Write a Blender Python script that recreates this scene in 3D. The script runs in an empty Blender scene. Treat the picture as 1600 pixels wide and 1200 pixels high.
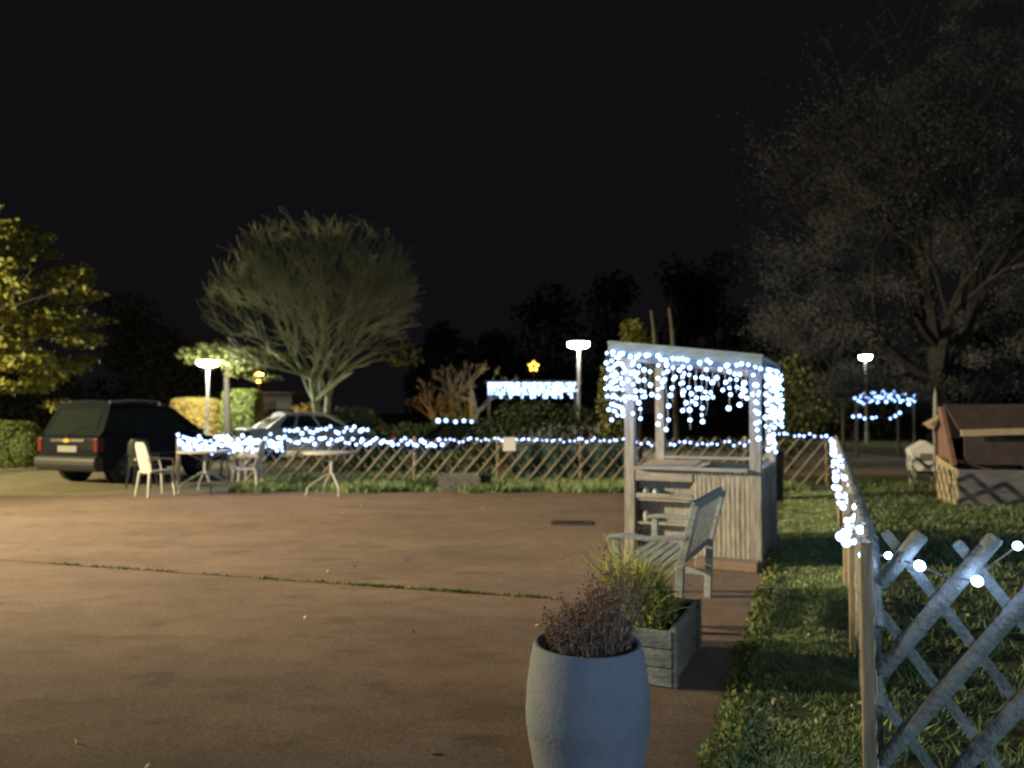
import bpy, math, random
import numpy as np
from mathutils import Vector, Matrix
random.seed(7); rng = np.random.default_rng(7)
R = math.radians
S = bpy.context.scene
C = S.collection

# ---------------------------------------------------------------- camera, world, lights, exposure
H = 1.45; PITCH = math.atan(42/1200)
cam = bpy.data.objects.new('camera', bpy.data.cameras.new('camera')); C.objects.link(cam)
cam.location = (0, 0, H); cam.rotation_euler = (R(90)+PITCH, 0, 0)
cam.data.sensor_width = 36; cam.data.lens = 27; cam.data.clip_start = .05; cam.data.clip_end = 600
cam.data.dof.use_dof = True; cam.data.dof.focus_distance = 2.3; cam.data.dof.aperture_fstop = 2.7
S.camera = cam
w = bpy.data.worlds.new('World'); S.world = w; w.use_nodes = True
bg = w.node_tree.nodes['Background']; bg.inputs[0].default_value = (.0052, .0046, .0056, 1); bg.inputs[1].default_value = 1.0
S.view_settings.view_transform = 'Standard'; S.view_settings.look = 'None'
S.view_settings.exposure = 0; S.view_settings.gamma = 1
S.cycles.use_denoising = True; S.cycles.filter_width = 2.0
S.cycles.max_bounces = 5; S.cycles.sample_clamp_indirect = 4

def point(name, loc, power, col, rad=.1):
    d = bpy.data.lights.new(name, 'POINT'); d.energy = power; d.color = col; d.shadow_soft_size = rad
    o = bpy.data.objects.new(name, d); C.objects.link(o); o.location = loc; return o
# assumed warm lamps beyond the left frame edge, added cool light behind the camera
def spot(name, loc, target, power, col, ang, blend, rad):
    d = bpy.data.lights.new(name, 'SPOT'); d.energy = power; d.color = col; d.shadow_soft_size = rad; d.spot_size = R(ang); d.spot_blend = blend
    o = bpy.data.objects.new(name, d); C.objects.link(o); o.location = loc
    o.rotation_euler = (Vector(target)-Vector(loc)).to_track_quat('-Z', 'Y').to_euler(); return o
spot('assumed_floodlight', (-17, 6.0, 5.6), (-1.2, 10.0, 0), 27500, (1, .76, .48), 52, 1, .12)  # unseen lamp, assumed from the warm light and shadows on the ground
point('assumed_yard_lamp', (-16.5, 10.2, 4.4), 9000, (1, .80, .42), .15)  # second unseen lamp, assumed from the lit driveway and left tree
def area(name, loc, target, power, col, sx, sy):
    d = bpy.data.lights.new(name, 'AREA'); d.shape = 'RECTANGLE'; d.size = sx; d.size_y = sy; d.energy = power; d.color = col
    o = bpy.data.objects.new(name, d); C.objects.link(o); o.location = loc
    o.rotation_euler = (Vector(target)-Vector(loc)).to_track_quat('-Z', 'Y').to_euler(); return o
area('added_cool_fill', (3.5, -5.0, 2.6), (3, 10, 2.5), 235, (.55, .76, 1), 3.2, 1.6)  # unseen cool fill light added behind the camera; no window is known there

def P(u, v, Y):
    "world point seen at pixel u,v of the 1600x1200 photograph at depth Y"
    c, s = math.cos(PITCH), math.sin(PITCH)
    d = Vector((u-800, 1200*c + (v-600)*s, 1200*s - (v-600)*c))
    return Vector((0, 0, H)) + d*(Y/d.y)
def G(u, v, z=0):
    c, s = math.cos(PITCH), math.sin(PITCH)
    d = Vector((u-800, 1200*c + (v-600)*s, 1200*s - (v-600)*c))
    return Vector((0, 0, H)) + d*((z-H)/d.z)

# ---------------------------------------------------------------- materials
def mat(name, col, col2=None, scale=8, rough=.7, metal=0, bump=0, bscale=None, emit=None, es=0, stretch=None, detail=6, trans=0, lo=.35, hi=.65):
    m = bpy.data.materials.new(name); m.use_nodes = True
    nt = m.node_tree; b = nt.nodes['Principled BSDF']
    b.inputs['Base Color'].default_value = (*col, 1); b.inputs['Roughness'].default_value = rough; b.inputs['Metallic'].default_value = metal
    if trans: b.inputs['Transmission Weight'].default_value = trans
    if emit: b.inputs['Emission Color'].default_value = (*emit, 1); b.inputs['Emission Strength'].default_value = es
    if col2 or bump:
        tc = nt.nodes.new('ShaderNodeTexCoord'); mp = nt.nodes.new('ShaderNodeMapping')
        nt.links.new(tc.outputs['Object'], mp.inputs[0])
        if stretch: mp.inputs['Scale'].default_value = stretch
        n = nt.nodes.new('ShaderNodeTexNoise'); n.inputs['Scale'].default_value = scale; n.inputs['Detail'].default_value = detail
        n.inputs['Roughness'].default_value = .65
        nt.links.new(mp.outputs[0], n.inputs['Vector'])
        if col2:
            r = nt.nodes.new('ShaderNodeValToRGB'); r.color_ramp.elements[0].color = (*col, 1); r.color_ramp.elements[1].color = (*col2, 1)
            r.color_ramp.elements[0].position = lo; r.color_ramp.elements[1].position = hi
            nt.links.new(n.outputs[0], r.inputs[0]); nt.links.new(r.outputs[0], b.inputs['Base Color'])
        if bump:
            n2 = nt.nodes.new('ShaderNodeTexNoise'); n2.inputs['Scale'].default_value = bscale or scale*4; n2.inputs['Detail'].default_value = 4
            nt.links.new(mp.outputs[0], n2.inputs['Vector'])
            bp = nt.nodes.new('ShaderNodeBump'); bp.inputs['Strength'].default_value = bump; bp.inputs['Distance'].default_value = .02
            nt.links.new(n2.outputs[0], bp.inputs['Height']); nt.links.new(bp.outputs[0], b.inputs['Normal'])
    return m
M = dict(
    lawn=mat('lawn', (.07, .09, .035), (.13, .16, .07), 5, .95, bump=.6, bscale=60),
    drive=mat('drive', (.20, .18, .11), (.30, .27, .16), 2.5, .95, bump=.4, bscale=50),
    blade=mat('blade', (.13, .215, .085), (.30, .40, .18), 3, .7),
    dryleaf=mat('dryleaf', (.30, .27, .18), (.55, .50, .38), 9, .8),
    wood=mat('wood', (.19, .195, .185), (.37, .38, .355), 3, .85, bump=.4, stretch=(9, 9, 1.2)),
    woodh=mat('woodh', (.19, .20, .19), (.37, .38, .36), 3, .85, bump=.4, stretch=(1.2, 9, 9)),
    woodb=mat('woodb', (.26, .29, .28), (.40, .44, .43), 3, .75, bump=.3, stretch=(2, 9, 9)),
    woodd=mat('woodd', (.07, .065, .055), (.13, .12, .10), 4, .9, bump=.3, stretch=(1.5, 8, 8)),
    slat=mat('slat', (.14, .165, .15), (.34, .375, .35), 9, .85, bump=.8, bscale=45, lo=.3, hi=.62),
    fasciab=mat('fasciab', (.15, .22, .26), (.25, .34, .38), 4, .8, bump=.3, stretch=(1.5, 9, 9)),
    reed=mat('reed', (.24, .25, .22), (.50, .50, .45), 4, .9, bump=.5, stretch=(14, 14, 1.5)),
    farslat=mat('farslat', (.13, .12, .08), (.22, .20, .14), 5, .8), giantbark=mat('giantbark', (.025, .027, .027), (.05, .052, .053), 6, .9),
    benchwood=mat('benchwood', (.24, .29, .30), (.38, .44, .45), 3, .75, bump=.3, stretch=(2, 9, 9)),
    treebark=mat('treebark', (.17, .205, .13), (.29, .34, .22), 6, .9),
    post=mat('post', (.26, .21, .13), (.42, .35, .23), 4, .85, bump=.3, stretch=(8, 8, 1)),
    pot=mat('pot', (.17, .21, .28), (.27, .315, .385), 4, .7, bump=.2, bscale=60, lo=.25, hi=.6),
    soil=mat('soil', (.03, .02, .015), (.06, .045, .03), 20, .95, bump=.5),
    greenwood=mat('greenwood', (.13, .16, .14), (.30, .34, .29), 7, .85, bump=.5, stretch=(1, 1, 3)),
    heather=mat('heather', (.17, .11, .085), (.38, .28, .22), 25, .9),
    yellowgrass=mat('yellowgrass', (.28, .33, .07), (.62, .64, .17), 9, .8),
    conc=mat('conc', (.14, .14, .135), (.22, .22, .21), 6, .9, bump=.3),
    plastic=mat('plastic', (.55, .56, .53), None, rough=.45),
    plasticg=mat('plasticg', (.17, .17, .18), None, rough=.5),
    plasticd=mat('plasticd', (.05, .06, .06), None, rough=.5),
    metalw=mat('metalw', (.40, .42, .42), None, rough=.4, metal=.1),
    iron=mat('iron', (.03, .028, .025), (.06, .05, .04), 20, .7, metal=.5),
    paintd=mat('paintd', (.012, .016, .021), None, rough=.28, metal=.1),
    paintb=mat('paintb', (.50, .58, .70), None, rough=.4, metal=0),
    glass=mat('glass', (.022, .03, .026), None, rough=.10),
    chrome=mat('chrome', (.75, .75, .70), None, rough=.2, metal=1),
    gold=mat('gold', (.75, .55, .12), None, rough=.35, metal=.3),
    rubber=mat('rubber', (.018, .018, .018), None, rough=.85),
    rim=mat('rim', (.18, .18, .19), None, rough=.4, metal=.6),
    bump=mat('bump', (.035, .04, .044), None, rough=.5),
    red=mat('red', (.16, .018, .018), None, rough=.25),
    clear=mat('clear', (.6, .62, .62), None, rough=.12),
    plate=mat('plate', (.30, .31, .33), None, rough=.5),
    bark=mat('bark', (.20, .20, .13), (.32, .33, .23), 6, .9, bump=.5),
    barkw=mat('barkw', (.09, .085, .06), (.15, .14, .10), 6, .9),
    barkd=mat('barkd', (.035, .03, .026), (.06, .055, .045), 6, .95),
    leaf=mat('leaf', (.055, .075, .02), (.17, .19, .05), 1.6, .65),
    leafy=mat('leafy', (.12, .15, .03), (.32, .32, .065), .9, .55),
    leafd=mat('leafd', (.09, .105, .115), (.17, .19, .20), 1.2, .8),
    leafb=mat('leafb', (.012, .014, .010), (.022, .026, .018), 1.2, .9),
    hedge=mat('hedge', (.08, .11, .025), (.17, .21, .05), 3, .75),
    hedgey=mat('hedgey', (.26, .20, .05), (.38, .30, .08), 3, .75),
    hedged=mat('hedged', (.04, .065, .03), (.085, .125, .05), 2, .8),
    net=mat('net', (.02, .055, .045), (.03, .075, .06), 3, .8),
    white=mat('white', (.62, .66, .68), (.74, .76, .74), 6, .55),
    sign=mat('sign', (.75, .77, .80), None, rough=.5),
    redwood=mat('redwood', (.14, .085, .06), (.22, .14, .10), 5, .8, stretch=(3, 3, 1)),
    tan=mat('tan', (.36, .31, .20), (.48, .42, .29), 5, .8, stretch=(2, 2, 4)),
    roof=mat('roof', (.045, .035, .038), (.075, .06, .062), 5, .85),
    greyboard=mat('greyboard', (.13, .14, .15), (.21, .21, .21), 3, .8, stretch=(1, 1, 5)),
    navy=mat('navy', (.02, .022, .035), None, rough=.5),
    stone=mat('stone', (.20, .155, .115), (.27, .21, .16), 7, .9, bump=.2),
    led=mat('led', (.8, .9, 1), emit=(.27, .48, 1.0), es=8),
    ledfar=mat('ledfar', (.8, .9, 1), emit=(.27, .46, 1.0), es=6),
    lednear=mat('lednear', (.8, .9, 1), emit=(.40, .58, 1.0), es=36),
    lamp=mat('lamp', (1, 1, 1), emit=(1, .93, .74), es=560),
    orange=mat('orange', (1, .6, .2), emit=(1, .40, .05), es=45),
    star=mat('star', (1, .8, .2), emit=(1, .55, .06), es=3.2),
    lamp2=mat('lamp2', (1, 1, 1), emit=(1, .93, .80), es=170), lamp3=mat('lamp3', (1, 1, 1), emit=(1, .93, .80), es=90),
    cable=mat('cable', (.25, .27, .30), None, rough=.5),
    weed=mat('weed', (.09, .13, .03), (.22, .26, .06), 9, .8),
)
def patio_mat():
    m = bpy.data.materials.new('patio'); m.use_nodes = True; nt = m.node_tree; b = nt.nodes['Principled BSDF']; b.inputs['Roughness'].default_value = .9
    tc = nt.nodes.new('ShaderNodeTexCoord')
    def noise(sc, det, stretch=None):
        n = nt.nodes.new('ShaderNodeTexNoise'); n.inputs['Scale'].default_value = sc; n.inputs['Detail'].default_value = det; n.inputs['Roughness'].default_value = .6
        if stretch:
            mp = nt.nodes.new('ShaderNodeMapping'); mp.inputs['Scale'].default_value = stretch; nt.links.new(tc.outputs['Object'], mp.inputs[0]); nt.links.new(mp.outputs[0], n.inputs['Vector'])
        else: nt.links.new(tc.outputs['Object'], n.inputs['Vector'])
        return n
    n1 = noise(.55, 7, (1, 2.0, 1)); n2 = noise(3.5, 7, (1, 1.5, 1)); n3 = noise(110, 2)
    r1 = nt.nodes.new('ShaderNodeValToRGB'); e = r1.color_ramp.elements
    e[0].position = .30; e[0].color = (.140, .107, .083, 1); e[1].position = .70; e[1].color = (.24, .176, .127, 1)
    nt.links.new(n1.outputs[0], r1.inputs[0])
    r2 = nt.nodes.new('ShaderNodeValToRGB'); e = r2.color_ramp.elements
    e[0].position = .3; e[0].color = (.62, .62, .62, 1); e[1].position = .62; e[1].color = (1.1, 1.1, 1.1, 1)
    nt.links.new(n2.outputs[0], r2.inputs[0])
    mx = nt.nodes.new('ShaderNodeMix'); mx.data_type = 'RGBA'; mx.blend_type = 'MULTIPLY'; mx.inputs[0].default_value = .55
    nt.links.new(r1.outputs[0], mx.inputs[6]); nt.links.new(r2.outputs[0], mx.inputs[7])
    n4 = noise(1.9, 9, (1, 2.4, 1)); r4 = nt.nodes.new('ShaderNodeValToRGB'); e = r4.color_ramp.elements
    e[0].position = .56; e[0].color = (1, 1, 1, 1); e[1].position = .68; e[1].color = (.58, .56, .55, 1)
    nt.links.new(n4.outputs[0], r4.inputs[0])
    mx2 = nt.nodes.new('ShaderNodeMix'); mx2.data_type = 'RGBA'; mx2.blend_type = 'MULTIPLY'; mx2.inputs[0].default_value = .8
    nt.links.new(mx.outputs[2], mx2.inputs[6]); nt.links.new(r4.outputs[0], mx2.inputs[7])
    n5 = noise(23, 3); r5 = nt.nodes.new('ShaderNodeValToRGB'); e = r5.color_ramp.elements
    e[0].position = .69; e[0].color = (1, 1, 1, 1); e[1].position = .74; e[1].color = (.5, .48, .46, 1)
    nt.links.new(n5.outputs[0], r5.inputs[0])
    mx3 = nt.nodes.new('ShaderNodeMix'); mx3.data_type = 'RGBA'; mx3.blend_type = 'MULTIPLY'; mx3.inputs[0].default_value = .7
    nt.links.new(mx2.outputs[2], mx3.inputs[6]); nt.links.new(r5.outputs[0], mx3.inputs[7])
    n6 = noise(48, 2); r6 = nt.nodes.new('ShaderNodeValToRGB'); e = r6.color_ramp.elements
    e[0].position = .35; e[0].color = (.72, .72, .72, 1); e[1].position = .65; e[1].color = (1.18, 1.18, 1.18, 1)
    nt.links.new(n6.outputs[0], r6.inputs[0])
    mx4 = nt.nodes.new('ShaderNodeMix'); mx4.data_type = 'RGBA'; mx4.blend_type = 'MULTIPLY'; mx4.inputs[0].default_value = .9
    nt.links.new(mx3.outputs[2], mx4.inputs[6]); nt.links.new(r6.outputs[0], mx4.inputs[7])
    nt.links.new(mx4.outputs[2], b.inputs['Base Color'])
    bp = nt.nodes.new('ShaderNodeBump'); bp.inputs['Strength'].default_value = .22; bp.inputs['Distance'].default_value = .01
    ad = nt.nodes.new('ShaderNodeMath'); ad.operation = 'ADD'; nt.links.new(n3.outputs[0], ad.inputs[0]); nt.links.new(n2.outputs[0], ad.inputs[1])
    nt.links.new(ad.outputs[0], bp.inputs['Height']); nt.links.new(bp.outputs[0], b.inputs['Normal'])
    return m
M['patio'] = patio_mat()
M['paintd'].node_tree.nodes['Principled BSDF'].inputs['Specular IOR Level'].default_value = .12
M['glass'].node_tree.nodes['Principled BSDF'].inputs['Specular IOR Level'].default_value = .35

# ---------------------------------------------------------------- mesh helpers
class MB:
    def __init__(s): s.v = []; s.f = []
    def add(s, vs, fs, T=None):
        n = len(s.v)
        s.v += [tuple(T @ Vector(p)) for p in vs] if T else [tuple(p) for p in vs]
        s.f += [tuple(i+n for i in f) for f in fs]; return s
    def box(s, c, d, T=None, rot=None):
        x, y, z = d[0]/2, d[1]/2, d[2]/2
        vs = [Vector(p) for p in ((-x,-y,-z),(x,-y,-z),(x,y,-z),(-x,y,-z),(-x,-y,z),(x,-y,z),(x,y,z),(-x,y,z))]
        if rot: vs = [rot @ p for p in vs]
        vs = [p+Vector(c) for p in vs]
        return s.add(vs, [(3,2,1,0),(4,5,6,7),(0,1,5,4),(1,2,6,5),(2,3,7,6),(3,0,4,7)], T)
    def tube(s, a, b, r0, r1=None, n=8, caps=True):
        if r1 is None: r1 = r0
        a, b = Vector(a), Vector(b); d = (b-a)
        if d.length < 1e-6: return s
        q = d.to_track_quat('Z', 'Y'); vs = []
        for p, r in ((a, r0), (b, r1)):
            for k in range(n): t = 2*math.pi*k/n; vs.append(p + q @ Vector((r*math.cos(t), r*math.sin(t), 0)))
        fs = [(k, (k+1) % n, n+(k+1) % n, n+k) for k in range(n)]
        if caps: fs += [tuple(range(n-1, -1, -1)), tuple(range(n, 2*n))]
        return s.add(vs, fs)
    def path(s, pts, r, n=6):
        for a, b in zip(pts, pts[1:]): s.tube(a, b, r, r, n)
        return s
    def lathe(s, prof, n=24, T=None, close=False):
        vs = []; fs = []
        for r, z in prof:
            for k in range(n): t = 2*math.pi*k/n; vs.append(Vector((r*math.cos(t), r*math.sin(t), z)))
        for i in range(len(prof)-1):
            for k in range(n): fs.append((i*n+k, i*n+(k+1) % n, (i+1)*n+(k+1) % n, (i+1)*n+k))
        if close: fs += [tuple(range(n-1, -1, -1)), tuple(range((len(prof)-1)*n, len(prof)*n))]
        return s.add(vs, fs, T)
    def prism(s, poly, y0, y1, T=None):
        "poly in x,z extruded along y"
        n = len(poly)
        vs = [Vector((p[0], y0, p[1])) for p in poly] + [Vector((p[0], y1, p[1])) for p in poly]
        fs = [tuple(range(n)), tuple(range(2*n-1, n-1, -1))] + [(k, n+k, n+(k+1) % n, (k+1) % n) for k in range(n)]
        return s.add(vs, fs, T)
    def sphere(s, c, r, n=10, m=7, sc=(1, 1, 1)):
        vs = [Vector((0, 0, 1))]; fs = []
        for i in range(1, m):
            ph = math.pi*i/m
            for k in range(n): t = 2*math.pi*k/n; vs.append(Vector((math.sin(ph)*math.cos(t), math.sin(ph)*math.sin(t), math.cos(ph))))
        vs.append(Vector((0, 0, -1)))
        for k in range(n): fs.append((0, 1+k, 1+(k+1) % n))
        for i in range(m-2):
            for k in range(n): fs.append((1+i*n+k, 1+(i+1)*n+k, 1+(i+1)*n+(k+1) % n, 1+i*n+(k+1) % n))
        for k in range(n): fs.append((len(vs)-1, 1+(m-2)*n+(k+1) % n, 1+(m-2)*n+k))
        return s.add([Vector((p.x*r*sc[0], p.y*r*sc[1], p.z*r*sc[2]))+Vector(c) for p in vs], fs)
    def build(s, name, m, parent=None, smooth=False, bevel=0):
        me = bpy.data.meshes.new(name); me.from_pydata(s.v, [], s.f); me.materials.append(M[m] if isinstance(m, str) else m); me.update()
        return link(name, me, parent, smooth, bevel)
def link(name, me, parent=None, smooth=False, bevel=0):
    if smooth:
        me.polygons.foreach_set('use_smooth', [True]*len(me.polygons))
        me.set_sharp_from_angle(angle=R(40))
    o = bpy.data.objects.new(name, me); C.objects.link(o)
    if parent: o.parent = parent
    if bevel:
        b = o.modifiers.new('bevel', 'BEVEL'); b.width = bevel; b.segments = 3; b.limit_method = 'ANGLE'; b.angle_limit = R(35); b.harden_normals = False
    return o
def npmesh(name, V, m, parent=None, k=4):
    "V: (n*k,3) array of separate k-gons"
    n = len(V)//k; me = bpy.data.meshes.new(name)
    me.vertices.add(n*k); me.vertices.foreach_set('co', V.astype(np.float32).ravel())
    me.loops.add(n*k); me.loops.foreach_set('vertex_index', np.arange(n*k, dtype=np.int32))
    me.polygons.add(n); me.polygons.foreach_set('loop_start', np.arange(0, n*k, k, dtype=np.int32)); me.polygons.foreach_set('loop_total', np.full(n, k, dtype=np.int32))
    me.materials.append(M[m]); me.update(calc_edges=True); me.validate()
    return link(name, me, parent)
def tag(o, label=None, cat=None, group=None, kind=None):
    if label: o['label'] = label
    if cat: o['category'] = cat
    if group: o['group'] = group
    if kind: o['kind'] = kind
    return o
def thing(name, label, cat, loc=(0, 0, 0), rz=0, group=None):
    o = bpy.data.objects.new(name, None); C.objects.link(o); o.empty_display_size = .2
    o.location = loc; o.rotation_euler = (0, 0, rz); return tag(o, label, cat, group)
def dup(root, loc, rz, label=None):
    def cp(o, par):
        c = o.copy(); C.objects.link(c); c.parent = par
        for ch in [x for x in kids.get(o.name, [])]: cp(ch, c)
        return c
    kids = {}
    for o in list(C.objects):
        if o.parent: kids.setdefault(o.parent.name, []).append(o)
    r = cp(root, None); r.location = loc; r.rotation_euler = (0, 0, rz)
    if label: r['label'] = label
    return r
def cards(cent, size, aspect=.6):
    "leaf quads of random orientation"
    n = len(cent)
    a = rng.normal(size=(n, 3)); a /= np.linalg.norm(a, axis=1)[:, None]
    b = rng.normal(size=(n, 3)); b -= (b*a).sum(1)[:, None]*a; b /= np.linalg.norm(b, axis=1)[:, None]
    s = size*(.6+.8*rng.random((n, 1))); a = a*s; b = b*s*aspect
    V = np.stack([cent-a, cent+b, cent+a, cent-b], 1)
    return V.reshape(-1, 3)
def ellips(c, r, n, shell=.55):
    d = rng.normal(size=(n, 3)); d /= np.linalg.norm(d, axis=1)[:, None]
    rad = (shell + (1-shell)*rng.random((n, 1)))
    return np.array(c) + d*rad*np.array(r)
def blades(xy, z0, h, wdt, lean=.5):
    n = len(xy); th = rng.random(n)*2*np.pi; hh = h*(.5+rng.random(n)); base = np.column_stack([xy, np.full(n, z0)])
    sd = np.column_stack([np.cos(th), np.sin(th), np.zeros(n)])*wdt
    ln = rng.normal(size=(n, 2))*lean*hh[:, None]
    tip = base + np.column_stack([ln, hh])
    return np.stack([base-sd, base+sd, tip], 1).reshape(-1, 3)

# ---------------------------------------------------------------- ground
def sheet(name, poly, z, m, sub=None):
    o = MB().add([(x, y, z) for x, y in poly], [tuple(range(len(poly)))]).build(name, m); tag(o, kind='structure'); return o
sheet('ground', [(-300, -60), (300, -60), (300, 400), (-300, 400)], 0, 'lawn')
EX = lambda Y: .91 + .392*(Y-3.42)             # right edge of the patio
FX = lambda Y: 1.36 + .41*(Y-2.9)              # line of the side fence
sheet('patio', [(-24, -12), (EX(-12), -12), (EX(9.0), 9.0), (EX(9)-.3, 13.4), (-6.6, 14.0), (-7.2, 13.2), (-24, 13.2)], .004, 'patio')
sheet('driveway', [(-60, 13.2), (-7.2, 13.2), (-6.6, 14.0), (-4, 17), (12, 17.5), (12, 27), (-60, 30)], .004, 'drive')
# patio joint with moss
j0, j1 = G(-300, 855), G(885, 938)
def lerp(a, b, t): return a + (b-a)*t
mb = MB(); N = 60; pts = []
for i in range(N+1):
    p = lerp(j0, j1, i/N); pts.append((p.x+random.uniform(-.01, .01), p.y+random.uniform(-.015, .015), random.uniform(.004, .012)))
for a, b in zip(pts, pts[1:]): mb.add([(a[0], a[1]-a[2], .0075), (b[0], b[1]-b[2], .0075), (b[0], b[1]+b[2], .0075), (a[0], a[1]+a[2], .0075)], [(0, 1, 2, 3)])
tag(mb.build('patio_joint', 'soil'), kind='structure')
xy = []
for c in [.42, .46, .50, .55, .62, .68, .70, .74, .78, .80, .81, .83, .86, .88, .89, .90, .905, .95, .97]:
    k = int(random.uniform(10, 60)*(2 if c > .78 else 1))
    for _ in range(k):
        p = lerp(j0, j1, c + random.gauss(0, .010)); xy.append((p.x, p.y+random.gauss(0, .012)))
tag(npmesh('moss', blades(np.array(xy), .006, .022, .007, .8), 'weed', k=3), 'yellow green moss and weeds growing in the patio joint', 'moss', kind='stuff')

def inband(n, x0, x1, y0, y1, f):
    out = []; tot = 0
    while tot < n:
        p = np.column_stack([rng.uniform(x0, x1, n*2), y0 + (y1-y0)*rng.random(n*2)**1.5]); p = p[f(p)]; out.append(p); tot += len(p)
    return np.vstack(out)[:n]
edge = lambda p: (p[:, 0] > EX(p[:, 1]) + .05*np.sin(p[:, 1]*5)+.04*np.sin(p[:, 1]*13))
a1 = inband(80000, .3, 7, 2.4, 14, lambda p: edge(p) & (p[:, 0] < FX(p[:, 1])))
a2 = inband(52000, 1.2, 14, 2.0, 16, lambda p: (p[:, 0] > FX(p[:, 1])) & (p[:, 0] < p[:, 1]*.8+.5))
a3 = inband(24000, -5, 5.3, 13.6, 17, lambda p: p[:, 1] > 13.7 + .15*np.sin(p[:, 0]*3))
# clumps
def clump(a):
    nz = np.sin(a[:, 0]*7.1+np.sin(a[:, 1]*5.3)*1.7)+np.sin(a[:, 1]*8.3+np.cos(a[:, 0]*6.1)*2)
    return a[nz + rng.normal(size=len(a))*.8 > -.6]
g = np.vstack([blades(clump(a1), 0, .024, .006, .7), blades(clump(a2), 0, .05, .007, .7), blades(a3, 0, .14, .012, .4)])
tag(npmesh('grass', g, 'blade', k=3), 'rough short green grass along the patio and beyond the lattice fence', 'grass', kind='stuff')
pl = inband(60, -4, 2.4, 3.0, 12, lambda p: p[:, 0] < EX(p[:, 1])-.05)
lf = np.vstack([a1[rng.choice(len(a1), 620)], a2[rng.choice(len(a2), 260)], pl])
V = cards(np.column_stack([lf, np.concatenate([np.full(len(lf)-60, .03), np.full(60, .012)])]), .013, .7)
tag(npmesh('fallen_leaves', V, 'dryleaf'), 'pale dry leaves scattered on the grass', 'leaves', kind='stuff')
# broad weeds at the patio edge
we = inband(1400, .5, 3, 2.6, 8, lambda p: abs(p[:, 0]-EX(p[:, 1])-.03) < .07)
tag(npmesh('edge_weeds', cards(np.column_stack([we, .02+.04*rng.random(len(we))]), .016, .6), 'weed'), 'leafy weeds spilling over the patio edge', 'weeds', kind='stuff')

# drain grate
c = G(893, 818)
t = thing('drain_grate', 'dark rectangular drain grate set in the brown patio', 'drain', (c.x, c.y, .004), R(-4))
MB().box((0, -.16, .006), (.52, .03, .012)).box((0, .16, .006), (.52, .03, .012)).box((-.245, 0, .006), (.03, .29, .012)).box((.245, 0, .006), (.03, .29, .012)).build('frame', 'iron', t)
mb = MB()
for k in range(11): mb.box((-.21+k*.042, 0, .004), (.02, .289, .008))
mb.build('grating', 'iron', t)

# ---------------------------------------------------------------- lattice fences
U24 = Vector((.379, .925, 0))     # not exact; fence run direction
def frame(o, xdir):
    x = Vector(xdir).normalized(); return math.atan2(x.y, x.x)
def lattice(parent, L, top, step, ang, wd, th, off, s0=0, name='lattice', m='slat', seg=True, phase=0, back=.8):
    "slats leaning both ways in the local x-z plane; front slats at y=-off, back slats at y=+off"
    for side in (-1, 1):
        mb = MB(); run = (top-.03)/math.tan(R(ang)); k = -int(run/step)-1
        while True:
            s = s0 + k*step + phase*(side > 0)
            a = Vector((s, side*off, .03)); b = Vector((s+run, side*off, top+random.uniform(-.015, .02)))
            if side > 0: a.x, b.x = b.x, a.x
            k += 1
            if s > L: break
            # clip to 0..L
            lo, hi = (a, b) if a.x < b.x else (b, a)
            if hi.x < .02 or lo.x > L-.02: continue
            if lo.x < .01: lo = lerp(lo, hi, (.01-lo.x)/(hi.x-lo.x))
            if hi.x > L-.01: hi = lerp(lo, hi, (L-.01-lo.x)/(hi.x-lo.x))
            if (hi-lo).length < .08: continue
            d = (hi-lo); n = 8
            q = Matrix.Rotation(math.atan2(d.x, d.z), 4, 'Y')
            # half round profile: flat towards the other layer
            wd2 = wd*(back if side > 0 else 1)
            prof = [(-wd/2, 0), (wd/2, 0)] + [(wd/2*math.cos(math.pi*i/6), th*math.sin(math.pi*i/6)) for i in range(1, 6)]
            nn = len(prof); ln = d.length; vs = []
            for z, sc in ((0, .8), (.012, 1), (ln-.012, 1), (ln, .8)):
                for (px, py) in prof: vs.append(Vector((px*sc*wd2/wd, side*py*wd2/wd, z)))
            vs = [lo + q @ p for p in vs]; fs = []
            for r in range(3):
                for i in range(nn): fs.append((r*nn+i, r*nn+(i+1) % nn, (r+1)*nn+(i+1) % nn, (r+1)*nn+i))
            fs += [tuple(range(nn)), tuple(range(3*nn, 4*nn))]
            if side > 0: fs = [tuple(reversed(f)) for f in fs]
            mb.add(vs, fs)
        mb.build(name, m, parent, smooth=True)
def fpost(parent, x, y, h, r=.045, m='post'):
    MB().lathe([(r*.98, 0), (r, .05), (r, h-.03), (r*.8, h), (0.001, h+.004)], 12, Matrix.Translation((x, y, 0))).build('post', m, parent, smooth=True)
# near panel, turning right from the corner post
corner = Vector((1.375, 2.92, 0)); xr = Vector((.915, -.403, 0))
t = thing('lattice_fence', 'near grey lattice fence panel of crossed half round slats, cut by the right edge', 'fence', corner, frame(None, xr))
lattice(t, 2.6, .985, .235, 54, .058, .030, .003, s0=.16-.70, phase=.10, back=.66)
for x in (2.0,): fpost(t, x, .09, 1.0)
# side run towards the far corner
yd = Vector((FX(15)-FX(2.9), 12.1, 0)); LS = yd.length
t = thing('lattice_fence', 'long lattice fence running from the foreground post along the grass strip to the far corner', 'fence', (1.36, 2.9, 0), frame(None, yd))
lattice(t, LS, .95, .21, 55, .05, .024, .003, s0=0)
for k in range(8):
    x = .0 + k*LS/7.0
    MB().box((x, .030, .475), (.05, .044, .95)).build('post', 'post', t, bevel=.008)
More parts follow.
